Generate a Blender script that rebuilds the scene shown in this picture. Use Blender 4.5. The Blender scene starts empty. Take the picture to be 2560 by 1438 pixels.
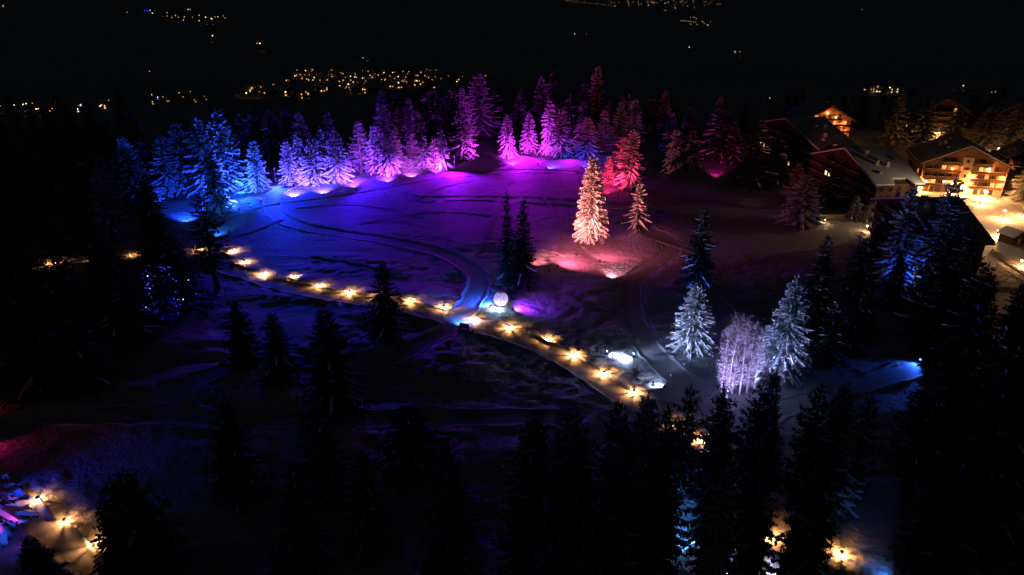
import bpy, math, random
import numpy as np
from mathutils import Vector, Matrix

# ------------------------------------------------------------------ camera
CAM_H, PITCH, FPX = 74.0, math.radians(24.0), 1795.0
SP, CP = math.sin(PITCH), math.cos(PITCH)
scene = bpy.context.scene
cam_data = bpy.data.cameras.new('camera')
cam_data.sensor_width = 36.0
cam_data.lens = 36.0 * FPX / 2560.0
cam_data.clip_start, cam_data.clip_end = 0.5, 30000.0
cam = bpy.data.objects.new('camera', cam_data)
scene.collection.objects.link(cam)
cam.location = (0, 0, CAM_H)
cam.rotation_euler = (math.pi / 2 - PITCH, 0, 0)
scene.camera = cam

# ------------------------------------------------------------------ night sky and faint moon
MOON_EL, MOON_ROT = math.radians(42), math.radians(200)
world = bpy.data.worlds.new('World'); scene.world = world; world.use_nodes = True
wn = world.node_tree; bg = wn.nodes['Background']
sky = wn.nodes.new('ShaderNodeTexSky'); sky.sky_type = 'NISHITA'; sky.sun_disc = False
sky.sun_elevation, sky.sun_rotation = MOON_EL, MOON_ROT
wn.links.new(sky.outputs[0], bg.inputs[0]); bg.inputs[1].default_value = 0.0006
moon = bpy.data.lights.new('moon', 'SUN'); moon.energy = 0.0008; moon.angle = math.radians(0.5); moon.color = (0.75, 0.85, 1.0)
mo = bpy.data.objects.new('moon', moon); scene.collection.objects.link(mo)
mdir = Vector((math.sin(MOON_ROT) * math.cos(MOON_EL), math.cos(MOON_ROT) * math.cos(MOON_EL), math.sin(MOON_EL)))
mo.rotation_euler = mdir.to_track_quat('Z', 'Y').to_euler()
scene.view_settings.view_transform = 'Standard'; scene.view_settings.look = 'None'
scene.view_settings.exposure = 0.0; scene.view_settings.gamma = 1.0
cy = scene.cycles
cy.use_light_tree = True; cy.max_bounces = 4; cy.diffuse_bounces = 2; cy.glossy_bounces = 2
cy.transmission_bounces = 4; cy.transparent_max_bounces = 8; cy.caustics_reflective = False; cy.caustics_refractive = False
cy.sample_clamp_indirect = 4.0; cy.use_denoising = True

# ------------------------------------------------------------------ small helpers
COL = scene.collection
R = random.Random(7)
def smooth(a, b, x):
    t = np.clip((x - a) / (b - a), 0, 1); return t * t * (3 - 2 * t)
def ground(x, y):
    """smooth height of the plateau and the slope that falls to the valley"""
    s = 330 + 170 * smooth(30, 150, x)
    t = np.maximum(0, y - s)
    h = -0.107 * (np.sqrt(t * t + 900) - 30)
    h = np.maximum(h, -80 + 0 * h)
    h = h + 0.22 * np.maximum(0, y - 5200)
    h = h + 0.5 * np.sin(x * 0.045 + 1.0) * np.sin(y * 0.037) + 0.25 * np.sin(x * 0.11 + y * 0.07)
    return h
def at(px, py, z=None):
    """point of the ground (or of the level z) seen at photo pixel px, py"""
    d = Vector(((px - 1280) / FPX, 0, 0)); k = (719 - py) / FPX
    dx, dy, dz = d.x, CP + k * SP, -SP + k * CP
    if z is not None:
        t = (z - CAM_H) / dz; return Vector((dx * t, dy * t, z))
    t = 40.0
    for _ in range(4000):
        g = CAM_H + dz * t - float(ground(dx * t, dy * t))
        if g < 0.01: break
        t += max(0.02, g * 0.6)
    return Vector((dx * t, dy * t, float(ground(dx * t, dy * t))))
def proj(p):
    d = p[1] * CP - (p[2] - CAM_H) * SP
    return 1280 + FPX * p[0] / d, 719 - FPX * (p[1] * SP + (p[2] - CAM_H) * CP) / d
def height_for(base, row):
    k = (719 - row) / FPX
    return CAM_H + base.y * (k * CP - SP) / (CP + k * SP) - base.z

def new_mat(name, color, rough=0.7, noise=None, emit=None, strength=0.0, sample=True, bump=None, spec=0.3):
    m = bpy.data.materials.new(name); m.use_nodes = True
    nt = m.node_tree; b = nt.nodes['Principled BSDF']
    b.inputs['Base Color'].default_value = (*color, 1); b.inputs['Roughness'].default_value = rough
    b.inputs['Specular IOR Level'].default_value = spec
    tc = None
    if noise or bump: tc = nt.nodes.new('ShaderNodeTexCoord')
    if noise:
        sc, c2 = noise
        n = nt.nodes.new('ShaderNodeTexNoise'); n.inputs['Scale'].default_value = sc; n.inputs['Detail'].default_value = 5
        nt.links.new(tc.outputs['Object'], n.inputs['Vector'])
        cr = nt.nodes.new('ShaderNodeValToRGB'); cr.color_ramp.elements[0].position = 0.35; cr.color_ramp.elements[1].position = 0.65
        cr.color_ramp.elements[0].color = (*color, 1); cr.color_ramp.elements[1].color = (*c2, 1)
        nt.links.new(n.outputs[0], cr.inputs[0]); nt.links.new(cr.outputs[0], b.inputs['Base Color'])
    if bump:
        prev = None
        for sc, st, dist in bump:
            n = nt.nodes.new('ShaderNodeTexNoise'); n.inputs['Scale'].default_value = sc; n.inputs['Detail'].default_value = 4
            nt.links.new(tc.outputs['Object'], n.inputs['Vector'])
            bp = nt.nodes.new('ShaderNodeBump'); bp.inputs['Strength'].default_value = st; bp.inputs['Distance'].default_value = dist
            nt.links.new(n.outputs[0], bp.inputs['Height'])
            if prev: nt.links.new(prev.outputs[0], bp.inputs['Normal'])
            prev = bp
        nt.links.new(prev.outputs[0], b.inputs['Normal'])
    if emit:
        b.inputs['Emission Color'].default_value = (*emit, 1); b.inputs['Emission Strength'].default_value = strength
        if not sample: m.cycles.emission_sampling = 'NONE'
    return m

M = {}
M['snow'] = new_mat('snow', (0.80, 0.81, 0.83), 0.65, bump=[(1.1, 0.75, 0.40), (4.0, 0.7, 0.14)])
M['roof_snow'] = new_mat('roof snow', (0.78, 0.79, 0.82), 0.7, bump=[(0.5, 0.5, 0.3), (2.5, 0.4, 0.08)])
M['snow_load'] = new_mat('snow on boughs', (0.80, 0.81, 0.83), 0.7)
M['needles'] = new_mat('spruce needles', (0.035, 0.055, 0.028), 0.7, noise=(0.8, (0.06, 0.085, 0.04)))
M['frost_needles'] = new_mat('frosted needles', (0.14, 0.17, 0.15), 0.7, noise=(0.7, (0.42, 0.43, 0.43)))
M['bark'] = new_mat('bark', (0.09, 0.06, 0.042), 0.9, noise=(3.0, (0.15, 0.11, 0.085)))
M['larch_twig'] = new_mat('larch twigs', (0.24, 0.18, 0.13), 0.8, noise=(1.0, (0.36, 0.31, 0.27)))
M['birch_bark'] = new_mat('birch bark', (0.72, 0.71, 0.68), 0.7, noise=(2.5, (0.55, 0.53, 0.50)))
M['birch_twig'] = new_mat('frosted birch twigs', (0.55, 0.52, 0.53), 0.8)
M['black_metal'] = new_mat('black metal', (0.02, 0.02, 0.022), 0.45, spec=0.5)
M['grey_metal'] = new_mat('grey metal', (0.20, 0.20, 0.21), 0.4, spec=0.5)
M['plaster'] = new_mat('cream plaster', (0.62, 0.52, 0.38), 0.85, noise=(0.7, (0.54, 0.45, 0.33)))
M['wood'] = new_mat('chalet wood', (0.20, 0.09, 0.04), 0.7, noise=(1.2, (0.28, 0.13, 0.06)))
M['dark_wood'] = new_mat('dark wood', (0.07, 0.035, 0.018), 0.7, noise=(1.5, (0.11, 0.055, 0.03)))
M['red_wood'] = new_mat('red stained boards', (0.30, 0.06, 0.035), 0.7, noise=(1.5, (0.22, 0.05, 0.03)))
M['glass_dark'] = new_mat('dark pane', (0.02, 0.022, 0.025), 0.1, spec=0.5)
M['glass_lit'] = new_mat('lit pane', (0.4, 0.3, 0.2), 0.4, emit=(1.0, 0.45, 0.12), strength=1.2, sample=False)
M['glass_bright'] = new_mat('bright pane', (0.5, 0.45, 0.3), 0.4, emit=(1.0, 0.78, 0.38), strength=3.0)
M['bulb_warm'] = new_mat('warm bulb', (0.9, 0.8, 0.6), 0.4, emit=(1.0, 0.72, 0.36), strength=25.0, sample=False)
M['bulb_white'] = new_mat('white bulb', (0.9, 0.9, 0.9), 0.4, emit=(0.85, 0.9, 1.0), strength=25.0, sample=False)
M['white_paint'] = new_mat('white paint', (0.75, 0.75, 0.76), 0.5)

def new_mesh(name, verts, faces, mats, mat_idx=None, smooth_shade=False, uv=None):
    me = bpy.data.meshes.new(name)
    verts = np.asarray(verts, np.float32).reshape(-1, 3)
    if isinstance(faces, np.ndarray):
        n, k = faces.shape
        me.vertices.add(len(verts)); me.vertices.foreach_set('co', verts.ravel())
        me.loops.add(n * k); me.loops.foreach_set('vertex_index', faces.astype(np.int32).ravel())
        me.polygons.add(n)
        me.polygons.foreach_set('loop_start', np.arange(0, n * k, k, dtype=np.int32))
        me.update(calc_edges=True)
    else:
        me.from_pydata(verts.tolist(), [], faces); me.update()
    for m in mats: me.materials.append(M[m] if isinstance(m, str) else m)
    if mat_idx is not None: me.polygons.foreach_set('material_index', np.asarray(mat_idx, np.int32))
    if smooth_shade: me.polygons.foreach_set('use_smooth', np.ones(len(me.polygons), bool))
    if uv is not None:
        ul = me.uv_layers.new(name='UVMap'); li = np.empty(len(me.loops), np.int32); me.loops.foreach_get('vertex_index', li)
        ul.data.foreach_set('uv', np.asarray(uv, np.float32)[li].ravel())
    return me
def link(name, me, parent=None, loc=None, rotz=0.0, **props):
    o = bpy.data.objects.new(name, me); COL.objects.link(o)
    if parent is not None: o.parent = parent
    if loc is not None: o.location = loc
    if rotz: o.rotation_euler = (0, 0, rotz)
    for k, v in props.items():
        if v is not None: o[k] = v
    return o
def thing(name, label, cat, loc, rotz=0.0, group=None):
    o = bpy.data.objects.new(name, None); COL.objects.link(o); o.empty_display_size = 0.3
    o.location = loc; o.rotation_euler = (0, 0, rotz); o['label'] = label; o['category'] = cat
    if group: o['group'] = group
    return o
class MB:
    """collects shapes for one mesh"""
    def __init__(s): s.v, s.f = [], []
    def poly(s, pts, faces):
        b = len(s.v); s.v += [tuple(p) for p in pts]; s.f += [tuple(i + b for i in f) for f in faces]; return s
    def box(s, x0, x1, y0, y1, z0, z1):
        return s.poly([(x0, y0, z0), (x1, y0, z0), (x1, y1, z0), (x0, y1, z0), (x0, y0, z1), (x1, y0, z1), (x1, y1, z1), (x0, y1, z1)],
                      [(0, 3, 2, 1), (4, 5, 6, 7), (0, 1, 5, 4), (1, 2, 6, 5), (2, 3, 7, 6), (3, 0, 4, 7)])
    def prism(s, outline, off):
        """extrude a planar outline (list of 3D points) by the vector off"""
        n = len(outline); off = Vector(off)
        pts = [Vector(p) for p in outline]; pts += [p + off for p in pts[:n]]
        return s.poly(pts, [tuple(range(n))[::-1], tuple(range(n, 2 * n))] + [(i, (i + 1) % n, n + (i + 1) % n, n + i) for i in range(n)])
    def tube(s, pts, rad, n=6, cap=True):
        pts = [Vector(p) for p in pts]; b0 = len(s.v); m = len(pts)
        if not isinstance(rad, (list, tuple)): rad = [rad] * m
        for i, p in enumerate(pts):
            t = (pts[min(i + 1, m - 1)] - pts[max(i - 1, 0)]).normalized()
            a = t.cross(Vector((0, 0, 1)) if abs(t.z) < 0.9 else Vector((1, 0, 0))).normalized(); c = t.cross(a)
            for k in range(n):
                w = 2 * math.pi * k / n; s.v.append(tuple(p + (a * math.cos(w) + c * math.sin(w)) * rad[i]))
        for i in range(m - 1):
            for k in range(n):
                s.f.append((b0 + i * n + k, b0 + i * n + (k + 1) % n, b0 + (i + 1) * n + (k + 1) % n, b0 + (i + 1) * n + k))
        if cap:
            s.f.append(tuple(b0 + k for k in range(n))[::-1]); s.f.append(tuple(b0 + (m - 1) * n + k for k in range(n)))
        return s
    def lathe(s, prof, n=12, c=(0, 0, 0), cap=True):
        b0 = len(s.v)
        for r, z in prof:
            for k in range(n):
                w = 2 * math.pi * k / n; s.v.append((c[0] + r * math.cos(w), c[1] + r * math.sin(w), c[2] + z))
        for i in range(len(prof) - 1):
            for k in range(n):
                s.f.append((b0 + i * n + k, b0 + i * n + (k + 1) % n, b0 + (i + 1) * n + (k + 1) % n, b0 + (i + 1) * n + k))
        if cap:
            s.f.append(tuple(b0 + k for k in range(n))[::-1]); s.f.append(tuple(b0 + (len(prof) - 1) * n + k for k in range(n)))
        return s
    def mesh(s, name, mat, smooth_shade=False): return new_mesh(name, s.v, s.f, [mat], smooth_shade=smooth_shade)
    def build(s, name, mat, parent=None, smooth_shade=False, **kw): return link(name, s.mesh(name, mat, smooth_shade), parent, **kw)
def copy_tree(o, parent=None):
    c = o.copy(); COL.objects.link(c); c.parent = parent
    for ch in o.children: copy_tree(ch, c)
    return c

def add_light(kind, parent, world_loc, color, power, radius=0.05, target=None, angle=None, blend=0.5):
    ld = bpy.data.lights.new('lamp_light', kind); ld.color = color; ld.energy = power; ld.shadow_soft_size = radius
    o = bpy.data.objects.new('lamp_light', ld); COL.objects.link(o)
    mw = Matrix.Translation(world_loc)
    if target is not None:
        q = (Vector(target) - Vector(world_loc)).to_track_quat('-Z', 'Y'); mw = mw @ q.to_matrix().to_4x4()
    if kind == 'SPOT': ld.spot_size = math.radians(angle); ld.spot_blend = blend
    if parent is not None:
        pm = Matrix.Translation(parent.location) @ parent.rotation_euler.to_matrix().to_4x4()
        o.parent = parent; mw = pm.inverted() @ mw
    o.matrix_local = mw
    return o

# ------------------------------------------------------------------ noise
def vnoise(x, y, seed):
    xi, yi = np.floor(x).astype(np.int64), np.floor(y).astype(np.int64); xf, yf = x - xi, y - yi
    def h(a, b):
        n = (a * 374761393 + b * 668265263 + seed * 974711) & 0xffffffff
        n = ((n ^ (n >> 13)) * 1274126177) & 0xffffffff
        return ((n ^ (n >> 16)) & 0xffff) / 65535.0
    u, v = xf * xf * (3 - 2 * xf), yf * yf * (3 - 2 * yf)
    return (h(xi, yi) * (1 - u) + h(xi + 1, yi) * u) * (1 - v) + (h(xi, yi + 1) * (1 - u) + h(xi + 1, yi + 1) * u) * v - 0.5

# ------------------------------------------------------------------ paths (groomed snow), centre lines read off the photo
def spline(pts, step=0.8):
    P = [np.array([p.x, p.y]) for p in pts]; P = [2 * P[0] - P[1]] + P + [2 * P[-1] - P[-2]]
    out = []
    for i in range(1, len(P) - 2):
        n = max(3, int(np.linalg.norm(P[i + 1] - P[i]) / step))
        for t in np.linspace(0, 1, n, endpoint=False):
            out.append(0.5 * ((2 * P[i]) + (-P[i - 1] + P[i + 1]) * t + (2 * P[i - 1] - 5 * P[i] + 4 * P[i + 1] - P[i + 2]) * t * t
                              + (-P[i - 1] + 3 * P[i] - 3 * P[i + 1] + P[i + 2]) * t ** 3))
    out.append(P[-2]); return np.array(out)
PATHS = {
 'lantern_path': ([(-120, 690), (60, 676), (230, 668), (400, 655), (520, 660), (610, 684), (700, 712), (830, 738), (960, 757), (1080, 783), (1180, 812), (1290, 843), (1400, 890), (1480, 938), (1560, 996), (1640, 1070), (1700, 1150)], 2.7),
 'curving_path': ([(1140, 800), (1178, 750), (1194, 715), (1192, 685), (1150, 652), (1080, 624), (960, 600), (850, 583), (760, 566), (700, 543), (680, 515), (684, 488), (710, 470), (770, 440)], 2.6),
 'loop_path': ([(1640, 528), (1460, 507), (1250, 497), (1060, 497), (1005, 488), (988, 472), (1030, 453), (1110, 441), (1220, 432), (1330, 428), (1440, 432)], 2.6),
 'right_path': ([(1830, 1080), (1750, 990), (1690, 936), (1640, 888), (1603, 838), (1583, 785), (1577, 730), (1592, 692), (1640, 656), (1680, 628), (1672, 603), (1630, 578), (1560, 555)], 2.5),
 'lower_path': ([(1130, 812), (1075, 845), (1000, 885), (900, 915), (760, 918), (600, 920), (480, 950), (432, 990), (470, 1035), (640, 1050), (900, 1046), (1250, 1042), (1420, 1045)], 2.3),
 'red_path': ([(-150, 1030), (40, 1032), (180, 1036), (300, 1034), (400, 1032), (450, 1020)], 2.6),
 'corner_path': ([(-60, 1190), (50, 1268), (130, 1338), (205, 1408), (290, 1490), (390, 1600)], 1.6),
 'forest_path': ([(1880, 1060), (1990, 1010), (2110, 975), (2230, 940), (2330, 915)], 2.0),
}
PL = {}
for k, (pp, hw) in PATHS.items(): PL[k] = (spline([at(*p) for p in pp]), hw)
def path_dist(x, y, skip=None):
    """distance beyond the nearest path's edge"""
    d = np.full(x.shape, 1e9)
    for k, (P, hw) in PL.items():
        if k == skip: continue
        x0, y0 = P.min(0) - 12; x1, y1 = P.max(0) + 12
        m = (x > x0) & (x < x1) & (y > y0) & (y < y1)
        if not m.any(): continue
        xm, ym = x[m], y[m]; dd = np.full(xm.shape, 1e9)
        for p in P[::2]:
            dd = np.minimum(dd, (xm - p[0]) ** 2 + (ym - p[1]) ** 2)
        d[m] = np.minimum(d[m], np.sqrt(dd) - hw)
    return d
# ---- the ground sheet
def axis(parts):
    out = []
    for a, b, s in parts: out += list(np.arange(a, b, s))
    return np.array(out)
geo = lambda a, b, n: list(a * (b / a) ** np.linspace(0, 1, n))
ys = np.concatenate([np.arange(-60, 55, 6), np.arange(55, 130, 0.5), np.arange(130, 260, 0.62), np.arange(260, 400, 1.4), geo(400, 12000, 150)])
xh = np.concatenate([np.arange(0, 80, 0.7), np.arange(80, 150, 1.2), geo(150, 7000, 70)])
xs = np.concatenate([-xh[:0:-1], xh])
X, Y = np.meshgrid(xs, ys)
Z = ground(X, Y)
near = (np.abs(X) < 230) & (Y > 40) & (Y < 420)
pd = np.full(X.shape, 1e9); pd[near] = path_dist(X[near], Y[near])
keep = smooth(0.2, 2.5, pd) * near
drift = 0.07 * vnoise(X / 3.1 - 0.4 * Y / 3, Y / 1.6, 6) + 0.55 * vnoise(X / 14, Y / 9, 1) + 0.2 * vnoise(X / 5.5 + 0.3 * Y / 5, Y / 3.2, 2)
drift = drift * (1 - 0.6 * smooth(165, 215, Y))
churn = smooth(-0.1, 0.25, vnoise(X / 17, Y / 13, 5)) * 0.8 + 0.25 + 0.9 * np.exp(-np.maximum(pd, 0) / 5.0)
churn = churn * (1 - 0.5 * smooth(165, 215, Y))
Z = Z + keep * (drift + churn * (0.20 * vnoise(X / 1.7, Y / 1.5, 3) + 0.12 * vnoise(X / 0.9, Y / 0.9, 4)))
for q_, rr, am in ((at(1555, 893), 6.0, 0.55), (at(1640, 962), 5.0, 0.5), (at(1245, 775), 7.0, 0.35), (at(1440, 650), 14.0, 0.25), (at(1320, 880), 12.0, 0.3), (at(1420, 960), 12.0, 0.3)):   # trampled lumpy snow
    Z = Z + keep * am * np.exp(-((X - q_.x) ** 2 + (Y - q_.y) ** 2) / rr ** 2) * (vnoise(X / 1.25, Y / 1.25, 41) + 0.6 * vnoise(X / 0.8, Y / 0.7, 42))
Z = np.where(pd < 0.25, Z - 0.5, Z)
ny, nx = X.shape
idx = np.arange(ny * nx).reshape(ny, nx)
F = np.stack([idx[:-1, :-1], idx[:-1, 1:], idx[1:, 1:], idx[1:, :-1]], -1).reshape(-1, 4)
ground_o = link('snow_ground', new_mesh('snow_ground', np.stack([X, Y, Z], -1), F, ['snow'], smooth_shade=True), label='snow covered meadow and slope falling to the dark valley', kind='structure')

# ---- path ribbons with snow berms and groomer ridges
pm = new_mat('groomed snow', (0.77, 0.78, 0.80), 0.6)
nt = pm.node_tree; uvn = nt.nodes.new('ShaderNodeUVMap'); wv = nt.nodes.new('ShaderNodeTexWave')
wv.bands_direction = 'X'; wv.inputs['Scale'].default_value = 1.1; wv.inputs['Distortion'].default_value = 3.0; wv.inputs['Detail'].default_value = 2
nt.links.new(uvn.outputs[0], wv.inputs['Vector'])
bp = nt.nodes.new('ShaderNodeBump'); bp.inputs['Strength'].default_value = 0.2; bp.inputs['Distance'].default_value = 0.04
nt.links.new(wv.outputs[1], bp.inputs['Height']); nt.links.new(bp.outputs[0], nt.nodes['Principled BSDF'].inputs['Normal'])
M['groomed'] = pm
PATH_LABEL = {'lantern_path': 'groomed snow path lined with warm lanterns', 'curving_path': 'groomed path curving through the blue meadow', 'loop_path': 'groomed loop in the purple lit snow',
 'right_path': 'groomed path bending past the white lit tree', 'lower_path': 'faint groomed path in the dark lower meadow', 'red_path': 'red lit track at the left edge', 'corner_path': 'lantern lit path in the lower left corner',
 'forest_path': 'blue lit track among the dark trees'}
for zi, (k, (P, hw)) in enumerate(PL.items()):
    T = np.gradient(P, axis=0); T /= np.linalg.norm(T, axis=1)[:, None]; N = np.stack([T[:, 1], -T[:, 0]], 1)
    offs = [(-hw - 1.1, -0.45), (-hw - 0.75, 0.06), (-hw - 0.42, 0.17), (-hw - 0.12, 0.10), (-hw + 0.15, -0.03)] + [(w, -0.02) for w in np.linspace(-hw + 0.6, hw - 0.6, 5)] + [(hw - 0.15, -0.03), (hw + 0.12, 0.10), (hw + 0.42, 0.17), (hw + 0.75, 0.06), (hw + 1.1, -0.45)]
    s = np.concatenate([[0], np.cumsum(np.linalg.norm(np.diff(P, axis=0), axis=1))])
    V, UV = [], []
    for o, dz in offs:
        edge = 0.55 * vnoise(s / 2.3 + 7 * zi, s * 0 + (3 if o < 0 else 9), 31) + 0.35 * vnoise(s / 0.9, s * 0 + (3 if o < 0 else 9), 32)
        q = P + N * (o + (np.sign(o) * edge if abs(o) > hw - 0.3 else 0 * edge))[:, None]; od = path_dist(q[:, 0], q[:, 1], skip=k)
        jag = (1.5 if k == 'lantern_path' else 1.0 if k not in ('lower_path', 'right_path') else 0.4) * (1 + 1.7 * vnoise(q[:, 0] / 1.6, q[:, 1] / 1.6, 9))
        z = ground(q[:, 0], q[:, 1]) + (dz * jag * smooth(-0.2, 1.2, od) if dz > 0 else (dz if dz > -0.2 else np.where(od < 1.2, -0.3, dz))) - 0.06 + 0.007 * zi
        V.append(np.stack([q[:, 0], q[:, 1], z], 1)); UV.append(np.stack([np.full(len(s), o), s * 0.02], 1))
    n = len(P); V = np.concatenate(V); UV = np.concatenate(UV); m = len(offs)
    id2 = np.arange(m * n).reshape(m, n)
    F = np.stack([id2[:-1, :-1], id2[:-1, 1:], id2[1:, 1:], id2[1:, :-1]], -1).reshape(-1, 4)
    link(k, new_mesh(k, V, F, ['groomed'], smooth_shade=True, uv=UV), label=PATH_LABEL[k], kind='structure')
# ---- ski tracks: two narrow raised edges pressed in the snow
TRACKS = [[(740, 520), (860, 512), (960, 520), (1060, 545)], [(900, 560), (1000, 540), (1110, 530), (1230, 540)], [(1330, 470), (1380, 520), (1400, 580), (1390, 640)], [(1120, 600), (1240, 620), (1330, 640)], [(1340, 700), (1430, 740), (1530, 770)], [(780, 640), (900, 660), (1020, 690)], [(1300, 760), (1400, 800), (1520, 860)],
          [(1040, 500), (1100, 470), (1180, 452)], [(1215, 600), (1235, 540), (1262, 470), (1285, 452)], [(560, 600), (610, 585), (660, 568), (705, 548)], [(575, 560), (610, 535), (660, 515), (760, 500), (900, 480), (1000, 462), (1090, 446)],
          [(1190, 640), (1215, 590), (1225, 550)], [(1460, 618), (1490, 640), (1512, 652)], [(1650, 660), (1720, 690), (1790, 700), (1880, 690)], [(1640, 600), (1760, 640), (1880, 690)], [(2040, 1000), (2150, 950), (2260, 900)],
          [(250, 1030), (300, 1036), (355, 1044)], [(220, 1010), (290, 985), (330, 970)], [(2170, 1130), (2230, 1150), (2280, 1165)], [(1560, 440), (1640, 432), (1690, 455)]]
for i, pts in enumerate(TRACKS):
    P = spline([at(*p) for p in pts], 0.9); T = np.gradient(P, axis=0); T /= np.linalg.norm(T, axis=1)[:, None]; N = np.stack([T[:, 1], -T[:, 0]], 1)
    offs = [(-0.8, -0.3), (-0.55, 0.10), (-0.35, 0.0), (-0.1, 0.06), (0.1, 0.06), (0.35, 0.0), (0.55, 0.10), (0.8, -0.3)]
    V = []
    for o, dz in offs:
        q = P + N * o; V.append(np.stack([q[:, 0], q[:, 1], ground(q[:, 0], q[:, 1]) + dz + 0.1 * vnoise(q[:, 0] / 1.1, q[:, 1] / 1.1, 12)], 1))
    n = len(P); id2 = np.arange(len(offs) * n).reshape(len(offs), n)
    F = np.stack([id2[:-1, :-1], id2[:-1, 1:], id2[1:, 1:], id2[1:, :-1]], -1).reshape(-1, 4)
    link('ski_track', new_mesh('ski_track', np.concatenate(V), F, ['snow'], smooth_shade=True), label='narrow ski track pressed into the snow', kind='structure')

# ------------------------------------------------------------------ trees
def tri_array(kites):
    """kites: (n,4,3) -> quads"""
    K = np.asarray(kites, np.float32); n = len(K)
    return K.reshape(-1, 3), np.arange(n * 4).reshape(n, 4)
def trunk_mesh(name, H, r0, rng, n=7, lean=0.0, mat='bark'):
    zs = np.linspace(0, 0.985, 7); pts = [(lean * H * z * z + rng.uniform(-.02, .02) * H * .1, rng.uniform(-.02, .02) * H * .1, z * H - (0.6 if z == 0 else 0)) for z in zs]
    return MB().tube(pts, [max(0.02, r0 * (1 - z) ** 0.85) for z in zs], n).mesh(name, mat, True)
def conifer(seed, H, R, tiers, nb=8, clear=0.05, droop=0.5, snow=0.6, needles='needles', ragged=0.18, power=0.85, spray=1.0, gaps=0.0, fat=1.2, pads=0.8):
    """spruce: whorls of drooping boughs with flat sprays, hanging twigs and snow lying along them"""
    rng = random.Random(seed); K, S_v, S_f = [], [], []
    up = np.array([0, 0, 1.0])
    for i in range(tiers):
        u = clear + (0.975 - clear) * (i + rng.uniform(-0.3, 0.3)) / tiers; u = min(max(u, clear), 0.985)
        prof = (1 - u) ** power * min(1, 0.75 + (u - clear) * 2.6)
        n = max(4, int(nb * (0.55 + 0.6 * (1 - u))))
        a0 = rng.uniform(0, 6.28)
        for j in range(n):
            if rng.random() < gaps: continue
            az = a0 + 6.283 * j / n + rng.uniform(-0.3, 0.3)
            L = R * prof * rng.uniform(1 - 2 * ragged, 1 + ragged) + 0.25
            d = np.array([math.cos(az), math.sin(az), 0]); side = np.array([-d[1], d[0], 0])
            e0 = 0.55 * u - 0.05 + rng.uniform(-0.12, 0.12); dr = droop * (1.15 - u) * rng.uniform(0.75, 1.3)
            z0 = u * H
            ax = lambda s: d * (L * s) + up * (z0 + L * (e0 * s - dr * s ** 1.6 + 0.16 * s ** 4))
            ns = max(3, int(L / (0.42 * spray)) + 2)
            snowed = rng.random() < snow * 1.25
            ridge = []
            for q in range(ns):
                s = 0.12 + 0.88 * (q + rng.uniform(0.1, 0.9)) / ns; p = ax(s); tg = ax(min(1.0, s + 0.05)) - ax(s - 0.05); tg /= np.linalg.norm(tg)
                for sg in (-1, 1):
                    l = (0.34 + 0.26 * L * (1 - 0.72 * s)) * rng.uniform(0.65, 1.2) * (0.8 + 0.2 * spray)
                    l = min(l, 1.7)
                    v = tg * rng.uniform(0.45, 0.9) + side * sg * rng.uniform(0.6, 1.0) - up * rng.uniform(0.05, 0.45); v /= np.linalg.norm(v)
                    w = np.cross(v, up); w /= np.linalg.norm(w) + 1e-6; w = w * l * rng.uniform(0.2, 0.32)
                    m_ = p + v * l * 0.5 - up * 0.02
                    K.append([p, m_ + w, p + v * l - up * 0.12 * l, m_ - w])
                    if snowed and rng.random() < snow * pads:
                        b = len(S_v); c = 0.10 + 0.05 * rng.random(); o = up * 0.05; k = rng.uniform(0.6, 0.95)
                        m2 = p + v * l * 0.55
                        S_v += [p + v * l * 0.08 + o, m2 + w * k + o * 0.4, p + v * l * k + o * 0.4, m2 - w * k + o * 0.4, m2 + up * (c + 0.05)]
                        S_f += [(b, b + 1, b + 4), (b + 1, b + 2, b + 4), (b + 2, b + 3, b + 4), (b + 3, b, b + 4)]
                if rng.random() < 0.75:   # hanging twig
                    l = rng.uniform(0.35, 0.85) * (0.7 + 0.3 * spray); o = side * rng.uniform(-0.2, 0.2)
                    w = (side * rng.uniform(-1, 1) + d * rng.uniform(-1, 1)); w /= np.linalg.norm(w) + 1e-6; w = w * l * 0.24
                    K.append([p + o, p + o + w - up * l * 0.45, p + o - up * l + d * 0.15 * l, p + o - w - up * l * 0.45])
            if snowed:   # ridge of snow along the bough
                ws = fat * rng.uniform(0.10, 0.21) * (0.6 + 0.12 * L); b = len(S_v); m = 5
                for q in range(m):
                    s = 0.22 + 0.80 * q / (m - 1); p = ax(s) + up * 0.06; w = ws * rng.uniform(0.7, 1.35) * (0.35 if q == m - 1 else 1)
                    S_v += [p + side * w - up * 0.05, p + up * (0.09 + w * 0.55), p - side * w - up * 0.05]
                for q in range(m - 1):
                    for k in range(2): S_f.append((b + q * 3 + k, b + q * 3 + k + 1, b + q * 3 + 4 + k, b + q * 3 + 3 + k))
    # leader
    for k in range(5):
        a = rng.uniform(0, 6.28); v = np.array([math.cos(a) * 0.25, math.sin(a) * 0.25, 1.0]); p = np.array([0, 0, H * (0.955 + 0.008 * k)])
        w = np.array([-math.sin(a), math.cos(a), 0]) * 0.10
        K.append([p, p + v * 0.3 + w, p + v * 0.62, p + v * 0.3 - w])
    V, Fq = tri_array(K)
    crown = new_mesh('crown', V, Fq, [needles])
    parts = [('trunk', trunk_mesh('trunk', H, 0.018 * H + 0.04, rng)), ('crown', crown)]
    if S_v: parts.append(('snow_load', new_mesh('snow_load', np.array(S_v), S_f, ['snow_load'], smooth_shade=False)))
    return dict(H=H, R=R, parts=parts)
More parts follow.
